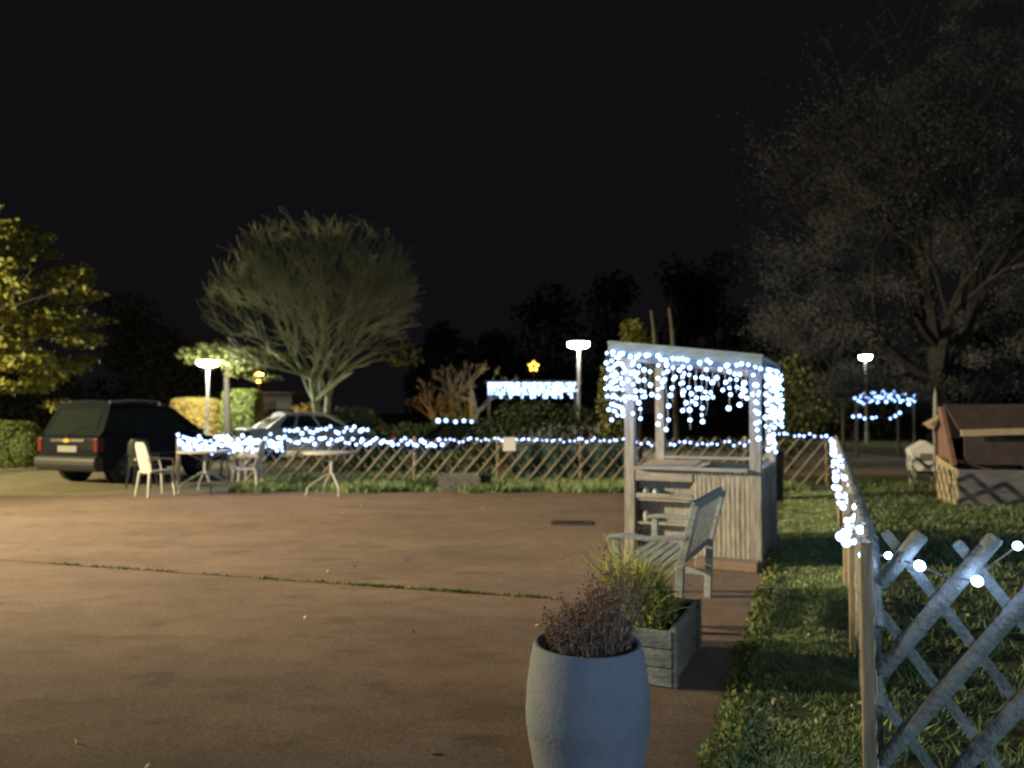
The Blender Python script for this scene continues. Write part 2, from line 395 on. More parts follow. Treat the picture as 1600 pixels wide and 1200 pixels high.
# far fence
fa, fb = Vector((-5.15, 14.75, 0)), Vector((FX(15), 15.0, 0)); LF = (fb-fa).length
t = thing('lattice_fence', 'far lattice fence crossing behind the tables, lined with string lights', 'fence', fa, frame(None, fb-fa))
lattice(t, LF-.1, .92, .27, 50, .048, .024, .003, back=.4, m='farslat')
for k in range(8): fpost(t, .05+k*(LF-.2)/7.0, .08, .95, .04)
p = P(277, 690, 14.62)
t = thing('fence_post', 'lone post carrying the left end of the fairy lights by the dark car', 'post', (p.x, p.y+.06, 0))
fpost(t, 0, 0, .95, .04)
# small white sign
p = P(796, 694, 14.6)
t = thing('fence_sign', 'small white notice hanging on the far lattice fence', 'sign', p)
MB().box((0, 0, 0), (.24, .012, .26)).build('panel', 'sign', t, bevel=.004)
for q_ in (-.08, .08): MB().tube((q_, .005, .12), (q_, .12, .2), .004).build('wire', 'cable', t)
# windbreak netting and clipped bushes behind
a, b = P(800, 700, 15.35), P(985, 700, 15.35)
mb = MB(); n = 24
for i in range(n):
    x0, x1 = a.x+(b.x-a.x)*i/n, a.x+(b.x-a.x)*(i+1)/n; y0, y1 = 15.35+.02*math.sin(i*1.3), 15.35+.02*math.sin((i+1)*1.3)
    for dy in (0, .006): mb.add([(x0, y0+dy, .1), (x1, y1+dy, .1), (x1, y1+dy, .78+.02*math.sin(i+1)), (x0, y0+dy, .78+.02*math.sin(i))], [(0, 1, 2, 3)])
t = thing('windbreak', 'dark green windbreak netting stretched behind the far lattice fence', 'netting', (0, 0, 0))
mb.build('netting', 'net', t)
for i in range(4): fpost(t, a.x+(b.x-a.x)*i/3, 15.42, .85, .03, 'woodd')

# ---------------------------------------------------------------- string lights
def bulbmesh(r, m):
    mb = MB().sphere((0, 0, 0), r, 10, 7); me = bpy.data.meshes.new('bulb'); me.from_pydata(mb.v, [], mb.f); me.materials.append(M[m]); me.update()
    me.polygons.foreach_set('use_smooth', [True]*len(me.polygons)); return me
BM = {}
def lights(label, cables, bulbs, r, m, loc=(0, 0, 0), rz=0, group='white fairy lights'):
    t = thing('string_lights', label, 'fairy lights', loc, rz, group)
    if len(cables) <= 3:
        for c in cables: MB().path(c, .004, 4).build('cable', 'cable', t)
    else:
        mb = MB()
        for c in cables: mb.path(c, .004, 4)
        mb.build('cable', 'cable', t)
    key = (r, m)
    if key not in BM: BM[key] = bulbmesh(r, m)
    inv = Matrix.Rotation(rz, 4, 'Z')
    order = sorted(bulbs, key=lambda p: (inv @ Vector(p) + Vector(loc)).y)
    for p in order[:100]:
        o = bpy.data.objects.new('bulb', BM[key]); C.objects.link(o); o.parent = t; o.location = p
        s = random.uniform(.75, 1.25); o.scale = (s, s, s)
    rest = order[100:]
    if rest:
        mb = MB()
        for p in rest: mb.sphere(p, r*random.uniform(.75, 1.25), 8, 5)
        tag(mb.build('bulb', m, t, smooth=True), kind='stuff')
    return t
def swag(a, b, n, jit, sag=.04, rows=1, rowgap=.12):
    pts = []; cab = []
    for rw in range(rows):
        c = []
        for i in range(n+1):
            p = lerp(a, b, i/n) + Vector((random.uniform(-.3, .3)*(b-a).length/n, random.uniform(-.03, .03), random.uniform(-jit, jit)-rw*rowgap-sag*abs(math.sin(i*.55))))
            c.append(p)
        cab.append(c); pts += c
    return cab, pts
# on the far fence: dense left half
ca, pa = swag(P(280, 684, 14.6), P(440, 684, 14.62), 26, .08, .05, 5, .045)
lights('dense cluster of white fairy lights on the fence behind the left table', ca, pa, .029, 'ledfar')
ca, pa = swag(P(445, 672, 14.62), P(575, 670, 14.66), 20, .06, .02)
cb, pb = swag(P(445, 686, 14.62), P(690, 690, 14.66), 46, .075, .04)
lights('two rows of white fairy lights on the fence above the right hand round table', ca+cb, pa+pb, .031, 'ledfar')
ca, pa = swag(P(695, 687, 14.66), P(972, 687, 14.75), 40, .035, .02)
lights('thin row of white fairy lights on the far fence around the white sign', ca, pa, .018, 'ledfar')
ca, pa = swag(P(985, 692, 14.75), P(1190, 692, 14.85), 24, .04, .02)
lights('white fairy lights on the far fence seen through the wooden stall', ca, pa, .022, 'ledfar')
ca, pa = swag(P(1208, 679, 14.85), P(1290, 680, 14.9), 10, .03, .0)
lights('short row of white fairy lights between the stall and the fence corner', ca, pa, .024, 'ledfar')
# on the side fence, receding
bl = []; c = []
n = 80
for i in range(n):
    u = i/(n-1); Y = 3.35 + 11.2*u**1.25
    x = FX(Y); z = .90 + random.uniform(-.10, .04); p = Vector((x-.05+random.uniform(-.07, .04), Y, z)); c.append(p)
    if not (i % 5 == 4 and Y < 6): bl.append(p)
lights('white fairy lights wound along the top of the long side fence', [c], bl, .019, 'led')
# bulbs of the near fence corner
c = [P(1350, 868, 3.0), P(1388, 868, 2.92), P(1437, 884, 2.80), P(1475, 900, 2.85), P(1527, 908, 2.72), P(1553, 880, 2.9), P(1590, 853, 2.75), P(1640, 880, 2.6)]
lights('bright fairy lights hung along the near lattice panel', [c], [c[0], c[1], c[2], c[4], c[6], c[7]], .016, 'lednear')

# ---------------------------------------------------------------- wooden stall with icicle lights
KL = (1.985, 7.98, 0); KR = R(-24.8)
t = thing('wooden_stall', 'weathered wooden stall with shelves, four posts and a sloping roof hung with icicle lights', 'stall', KL, KR)
hw, hd = .60, .62
rz = lambda x: 2.05 - .125*(x+.6)
for sx in (-1, 1):
    for sy in (-1, 1):
        x, y = sx*hw, sy*hd; h = rz(x)-.045
        MB().box((x, y, h/2), (.10, .085, h)).build('post', 'wood', t, bevel=.006)
tilt = Matrix.Rotation(math.atan(.125), 4, 'Y')
mb = MB()
for k in range(9): mb.box((-.04, -.70+k*.175, rz(-.04)+.055), (1.50, .17, .022), rot=tilt)
mb.build('roof', 'woodh', t, bevel=.003)
for y in (-.79, .79): MB().box((-.04, y, rz(-.04)+.01), (1.47, .028, .13), rot=tilt).build('fascia', 'fasciab', t, bevel=.004)
for y in (-hd-.06, hd+.06): MB().box((0, y, rz(0)-.06), (1.34, .03, .09), rot=tilt).build('beam', 'woodh', t, bevel=.003)
for x in (-hw-.07, hw+.07): MB().box((x, 0, rz(x)-.06), (.03, 1.2, .09)).build('beam', 'woodh', t, bevel=.003)
# counter
def planks(mb, x0, x1, y, z0, z1, wd=.095, axis='x', th=.02):
    n = max(1, round((x1-x0)/wd)); w_ = (x1-x0)/n
    for k in range(n):
        c_ = x0+(k+.5)*w_; dz = random.uniform(-.012, .012); o = random.uniform(-.003, .003)
        if axis == 'x': mb.box((c_, y+o, (z0+z1)/2+dz/2), (w_-.007, th, z1-z0+dz))
        else: mb.box((y+o, c_, (z0+z1)/2+dz/2), (th, w_-.007, z1-z0+dz))
mb = MB(); planks(mb, .02, hw-.055, -hd-.02, .04, .88, .045); mb.build('front_panel', 'reed', t, bevel=.003)
mb = MB(); planks(mb, -hd+.05, hd-.05, hw+.01, .05, .86, .05, axis='y'); mb.build('side_panel', 'wood', t, bevel=.003)
mb = MB(); planks(mb, -hd+.05, hd-.05, -hw-.01, .05, .86, axis='y'); mb.build('side_panel', 'wood', t, bevel=.003)
mb = MB(); planks(mb, -hw+.055, hw-.055, hd+.02, .05, .86); mb.build('back_panel', 'wood', t, bevel=.003)
for z in (.10, .35, .58): MB().box((-.27, -hd+.045, z), (.53, .13, .022)).build('shelf', 'reed', t, bevel=.003)
MB().box((-.27, -.50, .45), (.53, .02, .84)).build('shelf_back', 'reed', t)
MB().box((.0, -.43, .45), (.02, .33, .84)).build('shelf_side', 'wood', t)
MB().box((-.26, -hd-.025, .83), (.56, .03, .13)).box((-.26, -hd-.025, .62), (.56, .02, .05)).build('front_board', 'woodh', t, bevel=.004)
MB().box((-.28, -.30, .905), (.53, .68, .022), rot=Matrix.Rotation(R(3), 4, 'X')).build('counter_top', 'tan', t, bevel=.004)
MB().box((.0, -hd-.055, .895), (1.08, .10, .03)).box((.0, hd-.02, .93), (1.1, .09, .03)).box((hw+.005, 0, .895), (.10, 1.1, .03)).build('counter_rim', 'woodh', t, bevel=.004)
MB().box((.27, .03, .872), (.52, 1.02, .02)).build('opening_panel', 'net', t)  # open half drawn as a panel, its darkness put into the colour
# items on the shelves
Tk = Matrix.Translation(KL) @ Matrix.Rotation(KR, 4, 'Z')
def jar(lx, ly, lz, label, s=1):
    p = Tk @ Vector((lx, ly, lz)); tt = thing('jar', label, 'jar', p, 0, 'small jars on the stall shelves')
    MB().lathe([(.001, 0), (.03*s, 0), (.034*s, .02*s), (.034*s, .07*s), (.024*s, .085*s)], 14).build('glass', 'white', tt, smooth=True)
    MB().lathe([(.026*s, .086*s), (.027*s, .1*s), (.001, .101*s)], 14).build('lid', 'metalw', tt, smooth=True)
jar(-.46, -.585, .593, 'small white jar at the left end of the upper stall shelf')
jar(-.36, -.575, .593, 'second small white jar on the upper stall shelf, right of the end one', .9)
jar(-.46, -.58, .363, 'small white jar alone at the left of the middle stall shelf', 1.1)
# plinth in front of the right corner
o = thing('stone_step', 'low tan stone slab at the foot of the stall', 'slab', Tk @ Vector((.36, -.80, 0)), KR)
MB().box((0, 0, .045), (.56, .22, .08)).build('slab', 'stone', o, bevel=.01)
# icicle curtains
def curtain(label, a, b, n, lens, step=.072, r=.018, m='led'):
    cab = [[a, b]]; bl = []
    for i in range(n):
        p = lerp(a, b, (i+.5+random.uniform(-.3, .3))/n); L = lens((i+.5)/n); z = 0; s = [p.copy()]
        k = 0
        while z < L:
            q = p + Vector((random.uniform(-.012, .012), random.uniform(-.012, .012), -z)); s.append(q)
            if random.random() < .88: bl.append(q + Vector((random.uniform(-.015, .015), random.uniform(-.015, .015), random.uniform(-.02, .02))))
            z += step*random.uniform(.75, 1.3)
        cab.append(s)
    lights(label, cab, bl, r, m, KL, KR, 'icicle light curtains')
fl = lambda u: (.62 if u < .36 else .45)*random.uniform(.35, 1.12) if u < .93 else .8*random.uniform(.5, 1)
curtain('icicle lights hanging along the front eave of the wooden stall', Vector((-.72, -.83, rz(-.72)-.05)), Vector((.69, -.83, rz(.69)-.05)), 27, lambda u: (.66 if (u < .40 or .5 < u < .62 or u > .93) else .52)*random.uniform(.45, 1.1))
curtain('icicle lights down the right hand side of the wooden stall', Vector((.715, -.74, rz(.70)-.05)), Vector((.715, .7, rz(.70)-.05)), 12, lambda u: random.uniform(.45, .80))
curtain('icicle lights at the left end of the wooden stall', Vector((-.80, -.80, rz(-.75)-.06)), Vector((-.80, -.3, rz(-.75)-.06)), 5, lambda u: random.uniform(.4, .62))

# dark bin behind
c = G(1206, 781)
t = thing('garden_bin', 'dark navy round bin behind the right side of the stall', 'bin', c)
MB().lathe([(.001, 0), (.15, 0), (.17, .05), (.20, .68), (.21, .70)], 20).build('body', 'navy', t, smooth=True)
MB().lathe([(.215, .702), (.21, .74), (.12, .80), (.001, .81)], 20).build('lid', 'navy', t, smooth=True)

# ---------------------------------------------------------------- garden bench in front of the stall
t = thing('garden_bench', 'weathered blue grey wooden bench turned sideways between planter and stall', 'bench', (1.14, 5.62, 0), R(-24.3)); t.scale = (.86, .96, .97)
mb = MB()
for k in range(6): mb.box((-.25+k*.078, 0, .42-.004*k), (.066, 1.12, .022))
mb.build('seat', 'benchwood', t, bevel=.004)
br = Matrix.Rotation(R(16), 4, 'Y')
mb = MB()
for k in range(9): mb.box((.265, -.48+k*.12, .64), (.018, .05, .40), rot=br)
mb.box((.325, 0, .85), (.03, 1.14, .075), rot=br).box((.205, 0, .45), (.03, 1.14, .06), rot=br)
mb.build('backrest', 'benchwood', t, bevel=.004)
for sy in (-1, 1):
    y = sy*.56
    MB().prism([(-.34, .605), (-.33, .63), (-.2, .645), (0, .635), (.29, .66), (.29, .63), (0, .605), (-.2, .615)], y-.035, y+.035).build('armrest', 'benchwood', t, bevel=.006)
    MB().box((-.27, y, .303), (.055, .055, .605)).build('leg', 'benchwood', t, bevel=.005)
    MB().add([(.18, y-.03, 0), (.24, y-.03, 0), (.24, y+.03, 0), (.18, y+.03, 0), (.20, y-.03, .44), (.26, y-.03, .44), (.26, y+.03, .44), (.20, y+.03, .44), (.32, y-.03, .86), (.375, y-.03, .86), (.375, y+.03, .86), (.32, y+.03, .86)],
             [(3, 2, 1, 0), (0, 1, 5, 4), (1, 2, 6, 5), (2, 3, 7, 6), (3, 0, 4, 7), (4, 5, 9, 8), (5, 6, 10, 9), (6, 7, 11, 10), (7, 4, 8, 11), (8, 9, 10, 11)]).build('leg', 'benchwood', t, bevel=.005)
MB().box((-.27, 0, .36), (.03, 1.06, .07)).box((0, -.56, .2), (.46, .03, .05)).box((0, .56, .2), (.46, .03, .05)).build('rail', 'benchwood', t, bevel=.004)

# ---------------------------------------------------------------- wooden planter box and its grass
bx = Vector((.415, -.0, 0))
ax, ay = Vector((.915, -.403, 0)), Vector((.403, .915, 0))
near = G(1050, 1078); Lb, Wb, Hb = .76, .44, .30
oc = near - ax*(Wb/2) + ay*(Lb/2)
t = thing('wooden_planter', 'weathered greenish wooden planter box behind the grey pot', 'planter', (oc.x, oc.y, 0), frame(None, ax))
for nm, c_, d in (('front_wall', (0, -Lb/2+.012, 0), 'x'), ('back_wall', (0, Lb/2-.012, 0), 'x'), ('side_wall', (-Wb/2+.012, 0, 0), 'y'), ('side_wall', (Wb/2-.012, 0, 0), 'y')):
    mb = MB()
    for k in range(3):
        z = .055+k*.098; j = random.uniform(-.003, .003)
        if d == 'x': mb.box((c_[0], c_[1]+j, z), (Wb, .024, .092))
        else: mb.box((c_[0]+j, 0, z), (.024, Lb-.052, .092))
    mb.build(nm, 'greenwood', t, bevel=.006)
mb = MB()
for s in (-1, 1):
    mb.box((s*(Wb/2+.012), -Lb/2+.03, .155), (.022, .05, .30)).box((s*(Wb/2+.012), Lb/2-.03, .155), (.022, .05, .30))
mb.build('corner_strip', 'greenwood', t, bevel=.005)
MB().box((0, 0, .24), (Wb-.055, Lb-.055, .02)).build('soil', 'soil', t)
def tuft(n, cx, cy, z, rx, ry, h, wdt, spread, bend=.35, seg=4):
    "arching blades as narrow strips"
    Vs = []
    for _ in range(n):
        a = random.uniform(0, 6.283); r0 = math.sqrt(random.random()); x, y = cx+rx*r0*math.cos(a), cy+ry*r0*math.sin(a)
        d = Vector((x-cx, y-cy, 0)); d = (d/max(rx, .01))*spread + Vector((random.gauss(0, .2), random.gauss(0, .2), 0))*spread
        L = h*random.uniform(.45, 1.1); th = random.uniform(0, 6.28); sd = Vector((math.cos(th), math.sin(th), 0))*wdt
        prev = None; p = Vector((x, y, z))
        for k in range(seg+1):
            u = k/seg; q = p + Vector((0, 0, L*(u-bend*.5*u*u))) + d*(L*u*u)
            ww = sd*(1-u*.85)
            if prev: Vs += [prev[0], prev[1], q+ww, q-ww]
            prev = (q-ww, q+ww)
    return np.array([tuple(v) for v in Vs])
Tb = Matrix.Translation((oc.x, oc.y, 0)) @ Matrix.Rotation(frame(None, ax), 4, 'Z')
q = Tb @ Vector((-.06, .02, .25))
t = thing('ornamental_grass', 'yellow green tufted grass growing in the wooden planter box', 'plant', q)
npmesh('blades', np.vstack([tuft(620, -.01, .10, 0, .13, .22, .44, .0045, .5), tuft(260, .05, -.05, 0, .10, .2, .30, .004, .7)]), 'yellowgrass', t)
npmesh('foliage', cards(ellips((.02, -.02, .07), (.22, .36, .20), 2600, .3), .016, .6), 'hedge', t)

# ---------------------------------------------------------------- tall round pot with dried heather
pc = Vector((.278, 2.86, 0))
t = thing('garden_pot', 'tall grey blue egg shaped pot in the foreground holding a dried plant', 'pot', pc)
prof = [(.001, 0), (.135, 0), (.15, .01), (.178, .08), (.203, .17), (.221, .27), (.2235, .30), (.2265, .306), (.228, .36), (.223, .45), (.210, .54), (.199, .592), (.196, .60), (.188, .602), (.182, .596), (.182, .56), (.19, .50)]
MB().lathe(prof, 64).build('body', 'pot', t, smooth=True)
MB().lathe([(.192, .53), (.1, .55), (.001, .555)], 32).build('soil', 'soil', t, smooth=True)
q = pc + Vector((0, 0, .55))
t = thing('dried_heather', 'dry pinkish brown heather plant leaning out of the grey pot', 'plant', q)
mb = MB(); cen = []
for k in range(230):
    a = random.uniform(0, 6.28); rr = .15*math.sqrt(random.random()); x, y = rr*math.cos(a), rr*math.sin(a)
    L = random.uniform(.07, .17) + max(0, x+.06)*1.7*random.uniform(.3, 1); d = Vector((x*.7+.06+random.gauss(0, .12), y*.8+random.gauss(0, .12), 1)).normalized()
    p = Vector((x, y, -.005)); nseg = 5
    for s in range(nseg):
        e = p + (d + Vector((random.gauss(0, .15), random.gauss(0, .15), 0)))*L/nseg; mb.tube(p, e, .0022*(1-s/7), .0022*(1-(s+1)/7), 4, False); p = e
        for _ in range(8): cen.append(tuple(p + Vector((random.gauss(0, .012), random.gauss(0, .012), random.gauss(0, .012)))))
tag(mb.build('stems', 'heather', t), kind='stuff')
npmesh('foliage', cards(np.array(cen), .0065, .45), 'heather', t)

# ---------------------------------------------------------------- tables and chairs
def table(loc, rz_, label):
    t = thing('round_table', label, 'table', loc, rz_, 'white round garden tables')
    MB().lathe([(.001, .700), (.46, .700), (.475, .708), (.478, .722), (.465, .730), (.001, .731)], 40).build('tabletop', 'plastic', t, smooth=True)
    MB().tube((0, 0, .33), (0, 0, .69), .028, .028, 14).lathe([(.001, .685), (.12, .685), (.12, .698), (.001, .6985)], 20).build('column', 'metalw', t, smooth=True)
    for k in range(4):
        a = k*math.pi/2; d = Vector((math.cos(a), math.sin(a), 0))
        pts = [Vector((0, 0, .36)), d*.10+Vector((0, 0, .325)), d*.36+Vector((0, 0, .17)), d*.42+Vector((0, 0, .12)), d*.435]
        mb = MB()
        for (p, q_), r in zip(zip(pts, pts[1:]), (.02, .019, .018, .018)): mb.tube(p, q_, r, r, 8)
        for p in pts[1:-1]: mb.sphere(p, .0185, 8, 6)
        mb.tube((d*.435).to_tuple(), (d*.435+Vector((0, 0, .03))).to_tuple(), .026, .024, 8)
        mb.build('leg', 'metalw', t, smooth=True)
        MB().tube(Vector((0, 0, .55))+d*.02, d*.30+Vector((0, 0, .69)), .010, .010, 6).build('brace', 'metalw', t, smooth=True)
    return t
p = G(320, 769); table((p.x, p.y, .004), R(35), 'white round garden table beside the chairs and dark car')
p = G(518, 772); table((p.x, p.y, .004), R(-60), 'white round garden table standing alone without chairs')
def chair(loc, rz_, label, m='plastic'):
    "monobloc chair facing local +x"
    t = thing('garden_chair', label, 'chair', loc, rz_, 'plastic garden chairs round the left table')
    MB().prism([(-.21, .425), (.0, .415), (.20, .435), (.23, .425), (.23, .40), (.0, .39), (-.21, .40)], -.20, .20).build('seat', m, t, bevel=.012)
    mb = MB(); n = 8; rows = [(-.20, .40, .19), (-.235, .55, .20), (-.27, .70, .20), (-.31, .86, .175), (-.325, .92, .12)]
    vs = []; fs = []
    for th in (0, .016):
        for (x, z, hw_) in rows:
            for k in range(n+1):
                u = -1+2*k/n; vs.append((x+.05*u*u-th, hw_*u, z))
    nr = len(rows); w_ = n+1
    for i in range(nr-1):
        for k in range(n):
            a = i*w_+k; fs.append((a, a+1, a+w_+1, a+w_)); b = a+nr*w_; fs.append((b, b+w_, b+w_+1, b+1))
    for k in range(n): fs.append(((nr-1)*w_+k, (nr-1)*w_+k+1, (2*nr-1)*w_+k+1, (2*nr-1)*w_+k)); fs.append((k, nr*w_+k, nr*w_+k+1, k+1))
    for i in range(nr-1):
        a = i*w_; fs.append((a, a+w_, a+w_+nr*w_, a+nr*w_)); a += n; fs.append((a, a+nr*w_, a+w_+nr*w_, a+w_))
    mb.add(vs, fs).build('backrest', m, t, smooth=True)
    for sx, sy in ((1, 1), (1, -1), (-1, 1), (-1, -1)):
        MB().add([(sx*.19-.02, sy*.17-.02, .41), (sx*.19+.02, sy*.17-.02, .41), (sx*.19+.02, sy*.17+.02, .41), (sx*.19-.02, sy*.17+.02, .41),
                  (sx*.235-.014, sy*.215-.014, 0), (sx*.235+.014, sy*.215-.014, 0), (sx*.235+.014, sy*.215+.014, 0), (sx*.235-.014, sy*.215+.014, 0)],
                 [(0, 1, 2, 3), (7, 6, 5, 4), (0, 4, 5, 1), (1, 5, 6, 2), (2, 6, 7, 3), (3, 7, 4, 0)]).build('leg', m, t, bevel=.004)
    for sy in (-1, 1):
        MB().path([(-.26, sy*.21, .62), (.0, sy*.235, .65), (.17, sy*.235, .63), (.21, sy*.215, .42)], .016, 6).build('armrest', m, t, smooth=True)
    return t
p = G(243, 775); chair((p.x, p.y, .004), R(52), 'pale plastic garden chair seen from behind left of the round table')
p = G(222, 762); chair((p.x, p.y, .004), R(100), 'dark grey plastic garden chair against the side of the dark car', 'plasticd')
p = G(386, 768); chair((p.x, p.y, .004), R(183), 'plastic garden chair right of the round table facing it', 'plastic')
p = G(350, 752); chair((p.x, p.y, .004), R(-100), 'dark plastic garden chair on the far side of the round table', 'plasticd')
# concrete trough by the fence
p = G(716, 768)
t = thing('stone_trough', 'low grey concrete trough standing at the patio edge before the fence', 'trough', (p.x, p.y, .004), R(6))
w2, d2, h2 = .37, .17, .31
MB().add([(-w2*.92, -d2, 0), (w2*.92, -d2, 0), (w2*.92, d2, 0), (-w2*.92, d2, 0), (-w2, -d2-.02, h2), (w2, -d2-.02, h2), (w2, d2+.02, h2), (-w2, d2+.02, h2),
          (-w2+.04, -d2+.02, h2), (w2-.04, -d2+.02, h2), (w2-.04, d2-.02, h2), (-w2+.04, d2-.02, h2), (-w2+.05, -d2+.03, .2), (w2-.05, -d2+.03, .2), (w2-.05, d2-.03, .2), (-w2+.05, d2-.03, .2)],
         [(3, 2, 1, 0), (0, 1, 5, 4), (1, 2, 6, 5), (2, 3, 7, 6), (3, 0, 4, 7), (4, 5, 9, 8), (5, 6, 10, 9), (6, 7, 11, 10), (7, 4, 8, 11), (8, 9, 13, 12), (9, 10, 14, 13), (10, 11, 15, 14), (11, 8, 12, 15)]).build('basin', 'conc', t, bevel=.008)
MB().box((0, 0, .22), (w2*2-.11, d2*2-.07, .03)).build('soil', 'soil', t)
p = G(759, 767)
t = thing('plant_pot', 'small black plant pot right of the concrete trough', 'pot', (p.x, p.y, .004))
MB().lathe([(.001, 0), (.07, 0), (.1, .26), (.108, .28), (.1, .282), (.09, .24), (.001, .24)], 18).build('body', 'plasticd', t, smooth=True)
npmesh('foliage', cards(ellips((0, 0, .31), (.12, .12, .1), 160), .03), 'hedged', t)

# ---------------------------------------------------------------- cars
def arch(cx, r, z0, n=9):
    return [(cx - r*math.cos(math.pi*k/(n-1)), z0 + r*math.sin(math.pi*k/(n-1))*1.0) for k in range(n)]
def car(loc, rz_, label, paint, prof, gh, W, wheels, wr, van):
    "x forward, origin at ground under the rear bumper centre"
    t = thing('parked_car', label, 'car', loc, rz_)
    hw_ = W/2; xr_, xf = wheels; z0 = .26
    poly = [(prof[0][0], .30)] + [(x, z) for x, z in prof] + [(prof[-1][0], .30)]
    bottom = []
    for cx in (xf, xr_): bottom += [(cx + (wr+.05)*math.cos(math.pi*k/10), z0 + (wr+.05)*math.sin(math.pi*k/10)*1.03) for k in range(11)]
    poly = poly + [(poly[-1][0]-.05, z0)] + bottom + [(poly[0][0]+.05, z0)]
    mb = MB(); mb.prism(poly, -hw_, hw_)
    # greenhouse frustum
    (b0, b1, t0, t1, zb, zt, hb, ht) = gh
    nx = 10
    def gp(u, v, s):  # side surface point: u along, v up, s side
        x = (b0+(b1-b0)*u)*(1-v) + (t0+(t1-t0)*u)*v
        z = zb + (zt-zb)*v + (.05*math.sin(math.pi*u)-.02)*v
        y = s*(hb+(ht-hb)*(v*.85+.15*v*v)); return Vector((x, y, z))
    body = mb
    # roof surface grid across side-top-side
    ring = [(1, v/5) for v in range(6)]
    cols = []
    for i in range(nx+1):
        u = i/nx; col = [gp(u, v, 1) for _, v in ring]
        tp = gp(u, 1, 1)
        for k in range(1, 6): s = 1-2*k/6; col.append(Vector((tp.x, tp.y*s, tp.z+.04*(1-s*s))))
        col += [gp(u, v, -1) for _, v in reversed(ring)]
        cols.append(col)
    n = len(cols[0]); vs = [p for c_ in cols for p in c_]; fs = []
    for i in range(nx):
        for k in range(n-1): fs.append((i*n+k, i*n+k+1, (i+1)*n+k+1, (i+1)*n+k))
    fs += [tuple(range(n)), tuple(range((nx+1)*n-1, nx*n-1, -1))]
    body.build('body', paint, t, bevel=.06)
    gb = MB().add(vs, fs).build('roof', paint, t, smooth=True)
    gc = gb.modifiers.new('bevel', 'BEVEL'); gc.width = .07; gc.segments = 3; gc.limit_method = 'ANGLE'; gc.angle_limit = R(40)
    def panel(name, quad, m='glass', nrm=None, off=.006, r=.15):
        a, b, c_, d = quad; ce = (a+b+c_+d)/4; nn = (b-a).cross(d-a).normalized()
        if nn.dot(nrm) < 0: nn = -nn
        pts = []
        q4 = [a, b, c_, d]
        for i in range(4):
            p0, p1, p2 = q4[i-1], q4[i], q4[(i+1) % 4]
            for f in (0, .5, 1):
                e0 = p1+(p0-p1)*r; e1 = p1+(p2-p1)*r; m_ = (e0+e1)/2*.45+p1*.55
                pts.append((e0, m_, e1)[int(f*2)])
        k = len(pts); V_ = [p+nn*off for p in pts]+[p-nn*.004 for p in pts]
        MB().add(V_, [tuple(range(k)), tuple(range(2*k-1, k-1, -1))]+[(i, k+i, k+(i+1) % k, (i+1) % k) for i in range(k)]).build(name, m, t)
    for s in (1, -1):
        sp = [(.05, .30), (.335, .60), (.635, .90)] if van else [(.10, .40), (.44, .66), (.68, .90)]
        sp = [(.05, .30), (.335, .60), (.635, .925)] if van else [(.13, .30), (.335, .60), (.635, .91)]
        for a, b in sp:
            panel('side_window', [gp(a, .12, s), gp(b, .12, s), gp(b, .86, s), gp(a, .86, s)], nrm=Vector((0, s, 0)), off=.008)
    def ep(u, y, v):
        q0 = gp(u, v, 1); return Vector((q0.x, q0.y*y, q0.z + .04*(1-y*y)*v))
    panel('rear_window', [ep(0, .86, .10), ep(0, -.86, .10), ep(0, -.86, .88), ep(0, .86, .88)], nrm=Vector((-1, 0, 0)), off=.010, r=.10)
    panel('windscreen', [ep(1, .9, .08), ep(1, -.9, .08), ep(1, -.9, .90), ep(1, .9, .90)], nrm=Vector((1, 0, .5)), off=.010, r=.08)
    # bumpers
    for (x, sg) in ((prof[0][0], -1), (prof[-1][0], 1)):
        MB().prism([(x+sg*.07, .34), (x+sg*.10, .40), (x+sg*.10, .50), (x+sg*.05, .56), (x-sg*.10, .56), (x-sg*.12, .28), (x+sg*.02, .28)][::1], -hw_-.015, hw_+.015).build('bumper', 'bump' if van else paint, t, bevel=.03)
    # lights
    for s in (1, -1):
        xz = prof[0][0]
        if van:
            MB().box((xz+.05, s*(hw_-.05), .78), (.16, .115, .27)).build('tail_light', 'red', t, bevel=.02)
            
        else:
            MB().box((xz+.05, s*(hw_-.16), .78), (.13, .33, .14)).build('tail_light', 'red', t, bevel=.02)
        MB().box((prof[-1][0]-.06, s*(hw_-.19), .68), (.16, .34, .15)).build('headlight', 'clear', t, bevel=.03)
        xm = b0+(b1-b0)*.9
        MB().box((xm, s*(hw_+.09), zb+.07), (.10, .16, .12)).box((xm, s*(hw_+.01), zb+.04), (.05, .08, .04)).build('wing_mirror', 'bump', t, bevel=.02)
        for u in (.33, .62):
            x = b0+(b1-b0)*u-.05; MB().box((x, s*(hw_+.006), zb-.12), (.16, .022, .03)).build('door_handle', paint, t, bevel=.008)
        for u in (.32, .61, .93):
            x = b0+(b1-b0)*u; MB().box((x, s*(hw_+.0005), zb-.30), (.008, .003, .52)).build('door_seam', 'rubber', t)
        MB().box(((xr_+xf)/2, s*(hw_+.008), .56), (xf-xr_-2*wr-.2, .02, .05)).build('side_trim', 'bump', t, bevel=.008)
        if van:
            pts = [gp(u, 1, s)+Vector((0, -s*.08, .075)) for u in (.08, .3, .6, .9)]
            m2 = MB().path(pts, .016, 8)
            for q_ in (pts[0], pts[-1]): m2.tube(q_, q_-Vector((0, 0, .08)), .016, .018, 8)
            m2.build('roof_rail', 'metalw', t, smooth=True)
    xz = prof[0][0]
    MB().box((xz-.012, 0, .70), (.02, .52, .12)).build('number_plate', 'plate', t, bevel=.004)
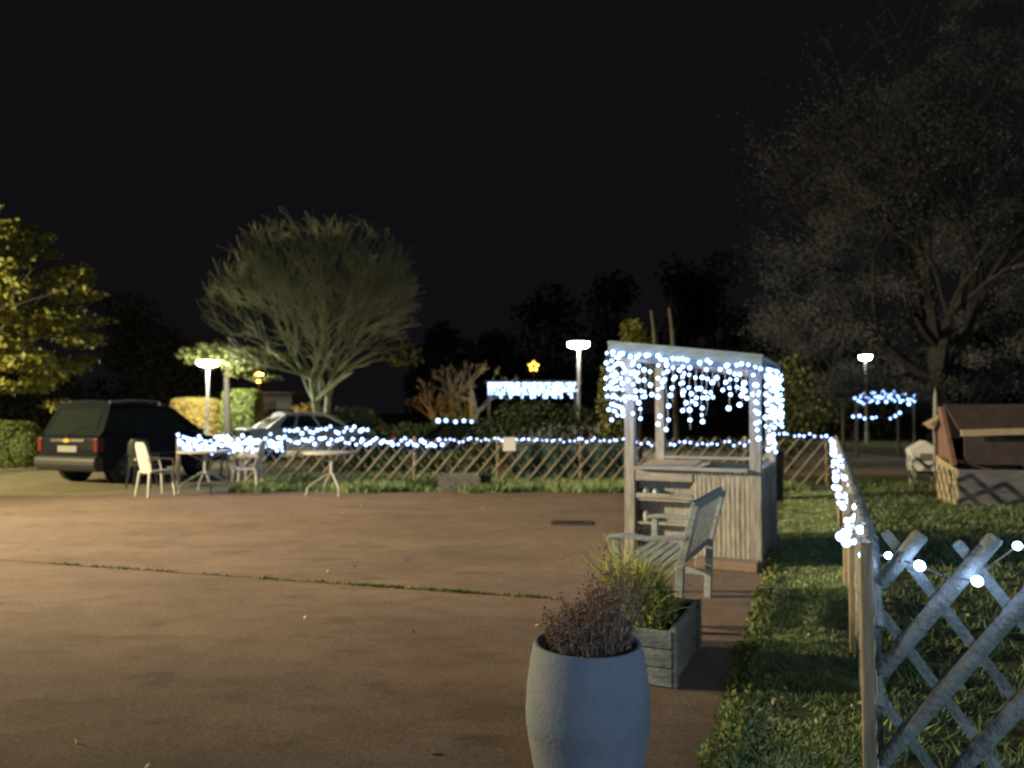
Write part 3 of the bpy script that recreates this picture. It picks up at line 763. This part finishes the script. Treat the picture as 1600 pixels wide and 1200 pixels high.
    if van:
        MB().box((xz-.016, 0, .865), (.03, .92, .05)).build('trim_bar', 'chrome', t, bevel=.01)
        MB().prism([(-.09, -.022), (-.035, -.022), (-.035, -.04), (.035, -.04), (.035, -.022), (.09, -.022), (.09, .022), (.035, .022), (.035, .04), (-.035, .04), (-.035, .022), (-.09, .022)], -.008, .008, Matrix.Translation((xz-.036, 0, .865)) @ Matrix.Rotation(R(90), 4, 'Z')).build('emblem', 'gold', t)
        a = ep(0, .1, .05)+Vector((-.03, 0, 0)); b = ep(0, -.45, .35)+Vector((-.03, 0, 0))
        MB().tube(a, b, .008, .006, 6).sphere(a, .03, 8, 6).build('wiper', 'rubber', t)
    # wheels
    first = None
    for x in (xr_, xf):
        for s in (1, -1):
            loc_ = (x, s*(hw_-.11), wr)
            we_ = bpy.data.objects.new('wheel', None) if False else None
            T = Matrix.Rotation(R(-90*s), 4, 'X')
            w_ = .10
            ty = MB().lathe([(wr*.62, -w_), (wr*.9, -w_), (wr*.98, -w_*.8), (wr, -w_*.5), (wr, w_*.5), (wr*.98, w_*.8), (wr*.9, w_), (wr*.66, w_), (wr*.62, w_*.8)], 28, T).build('wheel', 'rubber', t, smooth=True)
            ty.location = loc_
            rm = MB(); rm.lathe([(wr*.66, w_*.85), (wr*.62, w_*.7), (wr*.60, w_*.2), (.001, w_*.2)], 28, T)
            for k in range(5):
                a = 2*math.pi*k/5; c_, s2 = math.cos(a), math.sin(a)
                rm.add([(p[0]*c_-p[1]*s2, p[0]*s2+p[1]*c_, p[2]) for p in ((.03, -.035, w_*.4), (wr*.63, -.022, w_*.6), (wr*.63, .022, w_*.6), (.03, .035, w_*.4), (.03, -.035, w_*.8), (wr*.63, -.022, w_*.78), (wr*.63, .022, w_*.78), (.03, .035, w_*.8))],
                       [(4, 5, 6, 7), (0, 1, 5, 4), (1, 2, 6, 5), (2, 3, 7, 6)], T)
            rm.lathe([(.05, w_*.3), (.05, w_*.85), (.001, w_*.87)], 14, T)
            rm.build('rim', 'rim', ty)
            for q_ in (0,):
                ar = MB().lathe([(.001, -.02), (wr+.045, -.02), (wr+.045, .0), (.001, .0)], 24, T); ao = ar.build('wheel_well', 'rubber', t); ao.location = (x, s*(hw_-.24), wr+.0)
    return t
# dark people carrier
van_prof = [(.02, .55), (.0, .70), (.03, .93), (.10, .975), (2.62, .96), (3.05, .86), (3.36, .72), (3.44, .55)]
car((-8.73, 15.1, .004), R(68), 'dark blue grey people carrier with roof rails parked behind the left chairs', 'paintd', van_prof,
    (.07, 2.80, .36, 1.88, .93, 1.56, .77, .64), 1.64, (.72, 2.72), .31, True)
sal_prof = [(.02, .50), (.0, .70), (.03, .90), (.75, .95), (3.1, .92), (3.9, .80), (4.2, .66), (4.25, .5)]
c0 = P(372, 690, 23.2)
car((c0.x+.1, 23.0, .004), R(90-58), 'pale blue saloon car parked beyond the fence lights', 'paintb', sal_prof,
    (.55, 3.3, 1.15, 2.5, .90, 1.34, .80, .60), 1.70, (.85, 3.35), .31, False)
c0 = P(612, 690, 20.5)
car((c0.x, 20.5, .004), R(8), 'low dark car half hidden behind the fence left of the white sign', 'paintd', [(x*.98, z*.72+.08) for x, z in sal_prof],
    (.8, 3.1, 1.3, 2.4, .74, 1.10, .76, .58), 1.60, (.85, 3.25), .29, False)

# ---------------------------------------------------------------- street lamps
def street_lamp(u, v, Y, label, s=1.0, m='lamp'):
    top = P(u, v, Y); h = top.z
    t = thing('street_lamp', label, 'street lamp', (top.x, top.y, 0), 0, 'white street lamps')
    MB().lathe([(.09, 0), (.09, .5), (.07, .55), (.055, 1.2), (.05, h-.12)], 14).build('pole', 'metalw', t, smooth=True)
    MB().lathe([(.05, h-.13), (.30*s, h-.09), (.36*s, h-.04), (.37*s, h+.04), (.33*s, h+.09), (.001, h+.095)], 28).build('lamp_glass', m, t, smooth=True)
    MB().lathe([(.38*s, h+.05), (.36*s, h+.105), (.2*s, h+.14), (.001, h+.15)], 28).build('cap', 'conc', t, smooth=True)
    return t
street_lamp(325, 567, 28, 'lit street lamp on the left beside the yellow hedge')
street_lamp(904, 538, 25, 'tallest lit street lamp, right of the glowing star', .95, 'lamp2')
street_lamp(1352, 558, 34, 'small distant lit street lamp in front of the big right tree', .70, 'lamp3')
# assumed orange lamp behind leaves that glow orange
p = P(405, 590, 40)
t = thing('assumed_orange_lamp', 'assumed orange globe lamp glowing through leaves left of the bare tree', 'street lamp', (p.x, p.y, 0))
MB().tube((0, 0, 0), (0, 0, p.z-.18), .05, .05, 10).build('pole', 'iron', t, smooth=True)
MB().sphere((0, 0, p.z), .26, 16, 10).build('globe', 'orange', t, smooth=True)
p = P(712, 636, 27.0)
t = thing('added_ground_lamp', 'small assumed orange ground spotlight at the foot of the orange lit trunk', 'garden lamp', (p.x-.5, p.y-.9, 0))  # lamp itself unseen, assumed from the orange light on the trunk
MB().lathe([(.001, 0), (.08, 0), (.08, .12), (.10, .15), (.10, .22)], 14).build('housing', 'iron', t, smooth=True)
MB().sphere((0, 0, .22), .085, 12, 8).build('lens', mat('orange2', (1, .6, .2), emit=(1, .36, .05), es=520), t, smooth=True)

# ---------------------------------------------------------------- trees
def tree_mesh(name_t, name_c, parent, m, trunk, rad, levels, kids_, lratio, spread, grav=0.0, thin=.004, env=None, seg=3, wob=.12, crown_m=None):
    "recursive bare branches: trunk part and crown part"
    T_, K_ = MB(), MB(); tips = []
    def grow(p, d, L, r, lv):
        mb_ = T_ if lv == 0 else K_
        n = seg; q_ = p
        nodes = []
        for i in range(n):
            d = (d + Vector((random.gauss(0, wob), random.gauss(0, wob), random.gauss(0, wob)+grav))).normalized()
            e = q_ + d*L/n; r0 = r*(1-.35*i/n); r1 = r*(1-.35*(i+1)/n)
            if env and lv > 1 and sum(((e[k]-env[0][k])/env[1][k])**2 for k in range(3)) > random.uniform(.8, 1.15): tips.append(q_.copy()); return
            mb_.tube(q_, e, max(r0, thin), max(r1, thin), 8 if lv == 0 else (5 if lv < 3 else 3), False); q_ = e; nodes.append((q_.copy(), d.copy(), r1))
        if lv >= levels: tips.append(q_.copy()); return
        k = kids_[min(lv, len(kids_)-1)]
        for j in range(k):
            bi = n-1 if (j < 2) else random.randrange(max(0, n-2), n)
            bp, bd, br_ = nodes[bi]
            az = random.uniform(0, 6.283) if j else random.uniform(0, 6.28)
            sp = spread[min(lv, len(spread)-1)]*random.uniform(.5, 1.25)
            perp = bd.orthogonal().normalized(); perp.rotate(Matrix.Rotation(az+j*6.283/k, 3, bd))
            nd = (bd*math.cos(sp) + perp*math.sin(sp)).normalized()
            grow(bp, nd, L*lratio*random.uniform(.75, 1.15), br_*.62, lv+1)
    for (p, d, L, r) in trunk: grow(Vector(p), Vector(d).normalized(), L, r, 0)
    T_.build(name_t, m, parent, smooth=True); K_.build(name_c, crown_m or m, parent)
    return tips
random.seed(21)
# big bare tree in the middle distance
p = P(503, 645, 29)
t = thing('bare_tree', 'large rounded bare tree lit green behind the pale blue car', 'tree', (p.x, p.y, 0))
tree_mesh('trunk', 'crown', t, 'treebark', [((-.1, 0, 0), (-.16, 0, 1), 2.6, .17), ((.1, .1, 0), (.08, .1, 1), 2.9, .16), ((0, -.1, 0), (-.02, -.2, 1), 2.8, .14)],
          .18, 6, [8, 5, 4, 3, 3, 2], .77, [.85, .42, .36, .34, .32, .32], grav=.015, thin=.0095, env=((-.3, 0, 5.75), (4.15, 3.6, 3.45)))
npmesh('low_foliage', cards(np.vstack([ellips((-4.2, 1, 3.6), (1.7, 1.5, .55), 900), ellips((-2.6, 0, 3.4), (1.5, 1.5, .5), 600), ellips((3.0, .6, 3.6), (.9, 1.2, .5), 200)]), .085), 'leaf', t)

random.seed(5)
# left leafy tree in layers
p = P(30, 660, 18)
t = thing('leafy_tree', 'dense leafy tree with layered yellow lit foliage, cut by the left edge', 'tree', (p.x-.75, p.y, 0))
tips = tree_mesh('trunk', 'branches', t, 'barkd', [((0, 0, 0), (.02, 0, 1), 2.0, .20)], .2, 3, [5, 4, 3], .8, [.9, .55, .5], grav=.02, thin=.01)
cen = []
for k in range(170):
    z = random.uniform(1.75, 6.0); rad = 2.35*(1-((z-3.6)/3.1)**2)**.5 if abs(z-3.6) < 3.1 else .4
    if z > 4.3: rad *= 1-(z-4.3)/3.2
    a = random.uniform(0, 6.28); rr = rad*random.uniform(.55, 1.0)
    z = round(z/.52)*.52 + random.gauss(0, .07) + .1*math.sin(a*3); c_ = (rr*math.cos(a)-.1, rr*math.sin(a), z)
    cen.append(ellips(c_, (.55, .55, .17), 150, .1))
cen = np.vstack(cen)
npmesh('crown', cards(cen, .075, .6), 'leafy', t)

random.seed(33)
# giant tree at the right
p = P(1490, 700, 21)
t = thing('giant_tree', 'giant dim grey tree filling the upper right of the view', 'tree', (p.x, p.y, 0))
tips = tree_mesh('trunk', 'branches', t, 'giantbark', [((0, 0, 0), (-.03, 0, 1), 3.4, .34), ((.3, .2, 0), (.25, .1, 1), 3.8, .28)], .3, 6, [6, 4, 3, 3, 3, 2], .76, [.85, .48, .42, .4, .4, .4], grav=.035, thin=.012, env=((.2, 0, 7.6), (5.9, 3.8, 7.2)))
cen = np.array([tuple(x) for x in tips]); cen = np.repeat(cen, 9, 0) + rng.normal(size=(len(cen)*9, 3))*.26
cs = []; outl = [(60, 1440), (150, 1310), (290, 1215), (380, 1165), (500, 1150), (640, 1170)]
while len(cs) < 235:
    v = random.uniform(-60, 640); u = random.uniform(1140, 1720)
    lim = np.interp(v, [a_ for a_, b_ in outl], [b_ for a_, b_ in outl])
    if u < lim + 40: continue
    Yc = random.uniform(19.5, 23); q_ = P(u, v, Yc) - Vector((p.x, p.y, 0)); sc_ = random.uniform(.5, 1)
    cs.append(ellips(q_, (1.1*sc_, .9*sc_, .6*sc_), int(1000*sc_), .1))
cen2 = np.vstack(cs)
npmesh('crown', cards(np.vstack([cen, cen2]), .026, .6), 'leafd', t)

random.seed(8)
# leaf masses helper
def bushy(name, label, cat, loc, lobes, m, size, n, trunk_h=0, trunk_r=.1, tm='barkd', group=None):
    t = thing(name, label, cat, loc, 0, group)
    top = max(c_[2] for c_, r_ in lobes)
    mb = MB().tube((0, 0, 0), (0, 0, max(trunk_h, .3)), trunk_r, trunk_r*.8, 8)
    for c_, r_ in lobes: mb.tube((0, 0, max(trunk_h, .3)*.9), (c_[0], c_[1], c_[2]), trunk_r*.5, trunk_r*.15, 5)
    mb.build('trunk' if trunk_h else 'stem', tm, t)
    cs = []
    for c_, r_ in lobes:
        nn = int(n*r_[0]*r_[2]/sum(q_[1][0]*q_[1][2] for q_ in lobes))
        cs.append(ellips(c_, r_, nn, .45))
    npmesh('crown' if trunk_h else 'foliage', cards(np.vstack(cs), size, .6), m, t)
    return t
def lob(n, R3, Z, S_):
    return [((random.uniform(-R3, R3), random.uniform(-R3, R3)*.6, Z+random.uniform(-S_, S_)), (random.uniform(.35, .6)*R3,)*2+(random.uniform(.3, .5)*R3,)) for _ in range(n)]
# small trees and bushes in the middle distance
p = P(712, 645, 28)
t = thing('pollard_tree', 'orange lit pollarded tree stump with short twigs left of the light strip', 'tree', (p.x, p.y, 0))
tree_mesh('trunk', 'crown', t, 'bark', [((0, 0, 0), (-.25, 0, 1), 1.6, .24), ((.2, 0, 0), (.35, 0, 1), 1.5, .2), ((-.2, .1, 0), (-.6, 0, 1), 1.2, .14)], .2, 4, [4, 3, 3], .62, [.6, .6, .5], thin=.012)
cs = np.vstack([ellips((0, 0, 1.6), (.8, .5, .7), 420), ellips((.3, 0, .9), (.8, .5, .45), 300)])
npmesh('foliage', cards(cs, .07), 'leaf', t)
p = P(548, 645, 26)
bushy('round_bush', 'rounded green bush at the foot of the bare tree', 'bush', (p.x, p.y, 0), [((0, 0, .85), (1.1, .9, .85)), ((.7, 0, .6), (.8, .7, .6)), ((-.5, 0, .6), (.7, .6, .6))], 'hedged', .06, 3800)
p = P(474, 645, 31.5)
bushy('orange_bush', 'orange lit bush behind the pale blue car left of the bare tree trunk', 'bush', (p.x, p.y, 0), [((-.1, 0, .9), (.7, .6, .85)), ((.3, .2, 1.3), (.5, .4, .6))], 'hedgey', .06, 1500)
t = thing('added_ground_lamp', 'small added orange lamp that lights the bush behind it', 'garden lamp', (p.x+.1, p.y-1.3, 0))  # unseen lamp, added to light the bush orange
MB().lathe([(.001, 0), (.08, 0), (.08, .12), (.10, .15), (.10, .22)], 14).build('housing', 'iron', t, smooth=True)
MB().sphere((0, 0, .22), .085, 12, 8).build('lens', mat('orange3', (1, .6, .2), emit=(1, .36, .05), es=230), t, smooth=True)
p = P(640, 650, 24)
bushy('low_bush', 'low sprawling bush beyond the fence below the orange lit tree', 'bush', (p.x, p.y, 0), [((0, 0, .55), (1.2, .7, .55)), ((1.2, 0, .65), (1.2, .7, .62)), ((-.9, 0, .45), (.8, .6, .45))], 'hedged', .06, 3600)
p = P(845, 650, 19)
bushy('shrub_mound', 'broad dark green shrub mound below the glowing star', 'shrub', (p.x, p.y, 0), [((-.3, 0, .95), (1.2, .9, .85)), ((.6, 0, .9), (1.1, .8, .75)), ((-1.1, 0, .7), (.8, .8, .6)), ((1.4, -.2, .55), (.7, .7, .5))], 'hedged', .05, 7500)
p = P(905, 660, 17.6)
bushy('low_shrub', 'low dark spreading shrub left of the stall behind the fence', 'shrub', (p.x, p.y, 0), [((-.2, 0, .75), (1.1, .6, .42)), ((.5, 0, .7), (.8, .6, .38)), ((-1.1, 0, .6), (.7, .5, .35))], 'leafd', .05, 3600)
p = P(700, 700, 16.8)
bushy('clipped_shrub', 'green shrub just behind the far fence left of the white sign', 'shrub', (p.x, p.y, 0), [((-.9, 0, .3), (.9, .4, .28)), ((.3, 0, .32), (.8, .4, .3)), ((-2.2, 0, .34), (1.0, .4, .3))], 'hedged', .04, 4200)
p = P(956, 640, 17.0)
bushy('young_tree', 'slim yellow green young tree left of the stall', 'tree', (p.x, p.y, 0), [((0, 0, 1.7), (.35, .35, .75)), ((.05, 0, .95), (.38, .35, .5)), ((-.05, 0, 2.2), (.22, .25, .4))], 'leaf', .055, 1700, .8, .05)
p = P(1000, 640, 22)
bushy('slender_tree', 'leafy tree top showing above the stall roof', 'tree', (p.x, p.y, 0), [((0, 0, 3.3), (.55, .5, .55)), ((-.2, 0, 3.8), (.4, .4, .35)), ((.3, 0, 2.7), (.6, .5, .6))], 'leafy', .07, 1600, 2.0, .07)
p = P(1232, 600, 19)
bushy('leaning_bush', 'dim green bushy tree right of the stall roof', 'tree', (p.x, p.y, 0), [((0, 0, 2.2), (.7, .6, .7)), ((.4, 0, 1.4), (.8, .6, .6)), ((-.1, 0, .8), (.6, .6, .6))], 'leaf', .06, 2200, .8, .08)
# two bare thin trunks above the stall roof
for (u, v0, lb) in ((1021, 485, 'thin bare trunk rising behind the stall roof, left of a pair'), (1049, 481, 'thin crooked bare trunk rising behind the stall roof, right of a pair')):
    p = P(u, v0, 18)
    t = thing('bare_tree', lb, 'tree', (p.x, p.y, 0), 0, 'bare trunks behind the stall')
    h = p.z; MB().tube((.12, 0, 0), (.06, 0, h*.6), .07, .06, 8).tube((.06, 0, h*.6), (.02, 0, h*.85), .06, .05, 8).tube((.02, 0, h*.85), (-.05, 0, h), .05, .03, 8).build('trunk', 'barkw', t, smooth=True)
    MB().tube((.03, 0, h*.8), (.2, .1, h*.93), .02, .008, 5).tube((.06, 0, h*.6), (-.18, .1, h*.75), .02, .008, 5).build('branch', 'barkw', t)

# hedges
def hedge(label, u0, u1, vt, Y, dp, m, name='hedge', size=.055, dens=900, rz_=0, rnd=.12):
    a, b = P(u0, vt, Y), P(u1, vt, Y); W_, h = b.x-a.x, a.z
    t = thing(name, label, 'hedge', ((a.x+b.x)/2, Y+dp/2, 0), rz_, None)
    n = int(dens*(W_*h*2+W_*dp*2+dp*h*2))
    p = rng.uniform(-1, 1, (n, 3)); f = rng.integers(0, 3, n); s = rng.choice([-1, 1], n)
    p[np.arange(n), f] = s*(1-rng.random(n)*.12)
    q_ = np.sign(p)*np.abs(p); r_ = (np.abs(p)**6).sum(1)**(1/6); p = p/np.maximum(r_, 1)[:, None]
    p = p*np.array([W_/2, dp/2, h/2]) + np.array([0, 0, h/2])
    p[:, 2] = np.maximum(p[:, 2], .03)
    npmesh('foliage', cards(p, size, .6), m, t)
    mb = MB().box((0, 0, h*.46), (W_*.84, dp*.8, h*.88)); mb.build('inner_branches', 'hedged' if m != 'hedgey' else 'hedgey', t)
hedge('golden clipped hedge left of the lit street lamp pole', 262, 331, 622, 30.3, 1.2, 'hedgey', dens=420, size=.07)
hedge('tall bright green clipped hedge right of the left street lamp', 343, 396, 608, 30.0, 1.4, 'hedge', dens=420, size=.07)
hedge('clipped hedge at the left edge of the photograph behind the car', -60, 27, 658, 19.5, .9, 'hedge', size=.04)
p = P(44, 680, 18.6)
t = thing('topiary_ball', 'round clipped green shrub just left of the dark car', 'shrub', (p.x, p.y, 0))
npmesh('foliage', cards(ellips((0, 0, .62), (.42, .42, .55), 3600, .85), .032, .6), 'hedge', t)
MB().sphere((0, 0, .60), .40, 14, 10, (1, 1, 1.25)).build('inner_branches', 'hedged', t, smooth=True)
# dark shed behind the hedge
a, b = P(397, 614, 34), P(456, 614, 34)
t = thing('garden_shed', 'dark flat roofed shed between the green hedge and the bare tree', 'shed', ((a.x+b.x)/2, 35, 0))
W_ = b.x-a.x
MB().box((0, 0, a.z/2-.05), (W_, 2, a.z-.1)).build('wall', 'woodd', t, bevel=.02)
MB().box((0, 0, a.z), (W_+.25, 2.3, .1)).build('roof', 'conc', t, bevel=.01)
MB().box((-.2, -1.015, .95), (.7, .03, 1.8)).build('door', 'barkd', t, bevel=.01)
# trunk right of the lamp
p = P(357, 660, 30)
t = thing('slim_tree', 'slim dark trunk with a leafy crown between the two clipped hedges', 'tree', (p.x, p.y, 0))
MB().tube((0, 0, 0), (-.1, 0, 2.9), .14, .10, 10).tube((-.1, 0, 2.9), (.5, 0, 3.5), .09, .04, 8).build('trunk', 'barkd', t, smooth=True)
npmesh('crown', cards(np.vstack([ellips((.25, .3, 3.0), (.55, .6, .25), 260, .1), ellips((1.2, .5, 2.75), (.8, .6, .16), 240, .1)]), .08), 'leaf', t)

# ---------------------------------------------------------------- light strip canopy with star
a, b = P(762, 600, 28), P(904, 598, 28)
t = thing('market_canopy', 'dark open canopy carrying a bright strip of lights under the star', 'canopy', ((a.x+b.x)/2, 28.6, 0))
W_ = b.x-a.x
for x in (-W_/2, W_/2):
    for y in (-.5, .5): MB().box((x*.98, y, a.z/2), (.09, .09, a.z)).build('post', 'woodd', t)
MB().box((0, 0, a.z+.06), (W_+.2, 1.4, .1)).build('roof', 'woodd', t, bevel=.01)
bl = []; cab = [[Vector((a.x, 27.85, a.z+.02)), Vector((b.x, 27.85, b.z+.02))]]
for i in range(30):
    x = a.x+(b.x-a.x)*(i+.5)/30; L = random.uniform(.3, .58); s = [Vector((x, 27.85, a.z))]; z = 0
    while z < L: q_ = Vector((x+random.uniform(-.04, .04), 27.85, a.z-z)); bl.append(q_); s.append(q_); z += .12
    cab.append(s)
lights('bright strip of fairy lights hung under the canopy below the star', cab, bl, .043, 'ledfar')
p = P(834, 572, 28)
t = thing('star_ornament', 'glowing yellow star above the bright light strip', 'star', (p.x, 28.2, a.z+.11))
pts = []
for k in range(10):
    r_ = .235 if k % 2 == 0 else .13; an = math.pi/2 + k*math.pi/5; pts.append((r_*math.cos(an), r_*math.sin(an)))
zz = p.z-(a.z+.11); big = [(x, z+zz) for x, z in pts]; sm = [(x*.45, z*.45+zz) for x, z in pts]
mb = MB(); V_ = [(x, -.03, z) for x, z in big]+[(x, -.03, z) for x, z in sm]+[(x, .03, z) for x, z in big]+[(x, .03, z) for x, z in sm]
F_ = []
for k in range(10):
    j = (k+1) % 10; F_ += [(k, j, 10+j, 10+k), (20+j, 20+k, 30+k, 30+j), (k, 20+k, 20+j, j), (10+j, 30+j, 30+k, 10+k)]
mb.add(V_, F_).build('star_frame', 'star', t, bevel=.02)
MB().tube((0, 0, 0), (0, 0, zz-.15), .015, .015, 6).build('pole', 'iron', t)
ca, pa = swag(P(686, 658, 18.4), P(736, 659, 18.4), 4, .02, .0)
lights('four white lights strung on the bush left of the shrub mound', ca, pa, .045, 'ledfar')
# right pergola with two rows
a, b = P(1338, 624, 24), P(1428, 624, 24)
t = thing('garden_pergola', 'dark pergola in the distance carrying blue white lights on the right', 'pergola', ((a.x+b.x)/2, 24.5, 0))
W_ = b.x-a.x
for x in (-W_/2, W_/2):
    for y in (-.5, .5): MB().tube((x, y, 0), (x, y, a.z), .05, .05, 8).build('post', 'woodd', t)
mb = MB()
for k in range(7): mb.box((-W_/2+k*W_/6, 0, a.z+.03), (.05, 1.2, .06))
mb.box((0, -.5, a.z-.04), (W_+.1, .05, .08)).box((0, .5, a.z-.04), (W_+.1, .05, .08)).build('roof_beam', 'woodd', t)
c1 = [P(1336+92*i/21, 622+8*math.sin(i*1.7)*.6-6*math.sin(math.pi*i/21), 23.9) for i in range(22)]
c2 = [P(1345+84*i/19, 628+5*math.sin(i*2.3)-5*math.sin(math.pi*i/19), 23.95) for i in range(20)]
lights('upper cluster of blue white lights on the distant right pergola', [c1, c2], c1+c2, .042, 'ledfar')
c1 = [P(1333+u, v, 23.9) for u, v in ((0, 651), (10, 650), (18, 654), (30, 653), (36, 652), (58, 654), (66, 650), (73, 645))]
lights('lower sparse row of lights under the distant right pergola', [c1], c1, .040, 'ledfar')

# ---------------------------------------------------------------- hutch and white hive box at the right
p = G(1500, 790)
t = thing('garden_hutch', 'small wooden hutch with red brown end board and dark sloping roof at the right edge', 'hutch', (p.x, p.y, 0), R(-10))
MB().box((.60, .02, .28), (1.2, .04, .54)).build('front_board', 'greyboard', t, bevel=.008)
MB().add([(-.04, 0, 0), (0, 0, 0), (0, .85, 0), (-.04, .85, 0), (-.04, 0, .55), (0, 0, .55), (0, .85, .72), (-.04, .85, .72)], [(3, 2, 1, 0), (4, 5, 6, 7), (0, 1, 5, 4), (1, 2, 6, 5), (2, 3, 7, 6), (3, 0, 4, 7)]).build('side_board', 'tan', t, bevel=.006)
MB().box((.60, .83, .5), (1.2, .04, 1.0)).build('back_board', 'woodd', t, bevel=.006)
MB().box((1.18, .42, .5), (.04, .78, 1.0)).build('end_board', 'woodd', t, bevel=.006)
MB().box((.62, .12, .86), (1.0, .03, .48)).build('shade_panel', 'roof', t, bevel=.006)  # solid dark board; the shade inside the hutch is in its colour
MB().add([(-.10, -.02, .62), (-.03, -.02, .62), (-.03, .10, .62), (-.10, .10, .62), (-.10, .45, 1.52), (-.03, .45, 1.52), (-.03, .58, 1.50), (-.10, .58, 1.50)], [(3, 2, 1, 0), (4, 5, 6, 7), (0, 1, 5, 4), (1, 2, 6, 5), (2, 3, 7, 6), (3, 0, 4, 7)]).build('barge_board', 'redwood', t, bevel=.006)
MB().add([(-.02, .10, .64), (-.015, .10, .64), (-.015, .80, .72), (-.02, .80, .72), (-.02, .42, 1.42), (-.015, .42, 1.42), (-.015, .80, 1.10), (-.02, .80, 1.10)], [(3, 2, 1, 0), (4, 5, 6, 7), (0, 1, 5, 4), (1, 2, 6, 5), (2, 3, 7, 6), (3, 0, 4, 7)]).build('gable_wall', 'redwood', t)
MB().add([(-.02, -.06, 1.14), (1.35, -.06, 1.14), (1.35, .50, 1.52), (-.02, .50, 1.52), (-.02, -.06, 1.18), (1.35, -.06, 1.18), (1.35, .50, 1.56), (-.02, .50, 1.56)], [(3, 2, 1, 0), (4, 5, 6, 7), (0, 1, 5, 4), (1, 2, 6, 5), (2, 3, 7, 6), (3, 0, 4, 7)]).add([(-.02, .50, 1.52), (1.35, .50, 1.52), (1.35, 1.0, 1.1), (-.02, 1.0, 1.1), (-.02, .50, 1.56), (1.35, .50, 1.56), (1.35, 1.0, 1.14), (-.02, 1.0, 1.14)], [(3, 2, 1, 0), (4, 5, 6, 7), (0, 1, 5, 4), (1, 2, 6, 5), (2, 3, 7, 6), (3, 0, 4, 7)]).build('roof', 'roof', t, bevel=.006)
MB().box((.55, -.085, 1.13), (1.1, .03, .10), rot=Matrix.Rotation(R(-2), 4, 'Y')).build('fascia', 'tan', t, bevel=.005)
p = P(1461, 659, 13.6)
t = thing('bird_box', 'pale wedge roofed bird box on a post behind the hutch', 'bird box', (p.x, p.y, 0))
h = p.z
MB().box((.02, 0, h*.5-.06), (.06, .06, h-.12)).build('post', 'woodd', t)
MB().prism([(-.16, h-.03), (.12, h+.12), (.12, h-.10), (-.05, h-.12)], -.12, .12).build('box', 'tan', t, bevel=.005)
p = P(1461, 604, 15)
t = thing('pointed_stake', 'thin pointed wooden stake rising behind the hutch', 'stake', (p.x, p.y, 0))
MB().lathe([(.05, 0), (.055, p.z*.6), (.03, p.z-.15), (.001, p.z)], 8).build('stake', 'wood', t)
p = G(1443, 764)
t = thing('beehive_box', 'white gabled box standing on four thin legs left of the hutch', 'hive', (p.x, p.y, 0), R(-14))
MB().prism([(-.23, .34), (.23, .34), (.25, .74), (.0, .90), (-.25, .74)], -.20, .20).build('box', 'white', t, bevel=.012)
MB().box((0, -.205, .60), (.20, .012, .14)).build('flap', 'greyboard', t, bevel=.004)
for sx in (-1, 1):
    for sy in (-1, 1): MB().box((sx*.18, sy*.15, .17), (.045, .045, .34)).build('leg', 'wood', t)
MB().box((0, 0, .315), (.3, .24, .05)).build('floor_tray', 'woodd', t)

# ---------------------------------------------------------------- dark trees of the background
bgt = [(60, 470, 46, 1), (215, 455, 55, 0), (300, 520, 50, 1), (690, 500, 48, 0), (770, 515, 60, 1), (860, 440, 55, 0), (960, 420, 50, 1), (1060, 400, 58, 0), (1130, 385, 52, 1), (1215, 470, 40, 0), (1330, 480, 38, 1), (1560, 380, 34, 0), (1620, 300, 30, 1), (1500, 500, 28, 0)]
kinds = ['dark rounded tree', 'dark uneven tree']
where = ['behind the roof of the dark car at far left', 'between the dark car and the left street lamp', 'behind the left street lamp', 'just right of the bare tree', 'behind the orange lit pollard', 'behind the glowing star',
         'behind the tallest street lamp', 'behind the stall roof', 'between the stall and the giant tree', 'just right of the stall roof', 'behind the small distant lamp', 'behind the giant tree near the right edge', 'cut by the right edge behind the giant tree', 'behind the hutch roof']
for (u, v, Y, k), wh in zip(bgt, where):
    p = P(u, v, Y); h = p.z; rr = random.uniform(2.4, 3.6)*(Y/50)*1.15
    L_ = []
    for _ in range(9):
        z = random.uniform(.30, .86)*h; s = rr*(1-.55*max(0, z/h-.5))
        L_.append(((random.uniform(-.6, .6)*s, random.uniform(-.5, .5)*s, z), (s*random.uniform(.4, .62),)*2 + (s*random.uniform(.35, .5),)))
    L_.append(((0, 0, h-rr*.4), (rr*.45, rr*.4, rr*.42)))
    L_ += [((random.uniform(-.5, .5)*rr, 0, h*.2), (rr*.6, rr*.5, h*.2)) for _ in range(2)]
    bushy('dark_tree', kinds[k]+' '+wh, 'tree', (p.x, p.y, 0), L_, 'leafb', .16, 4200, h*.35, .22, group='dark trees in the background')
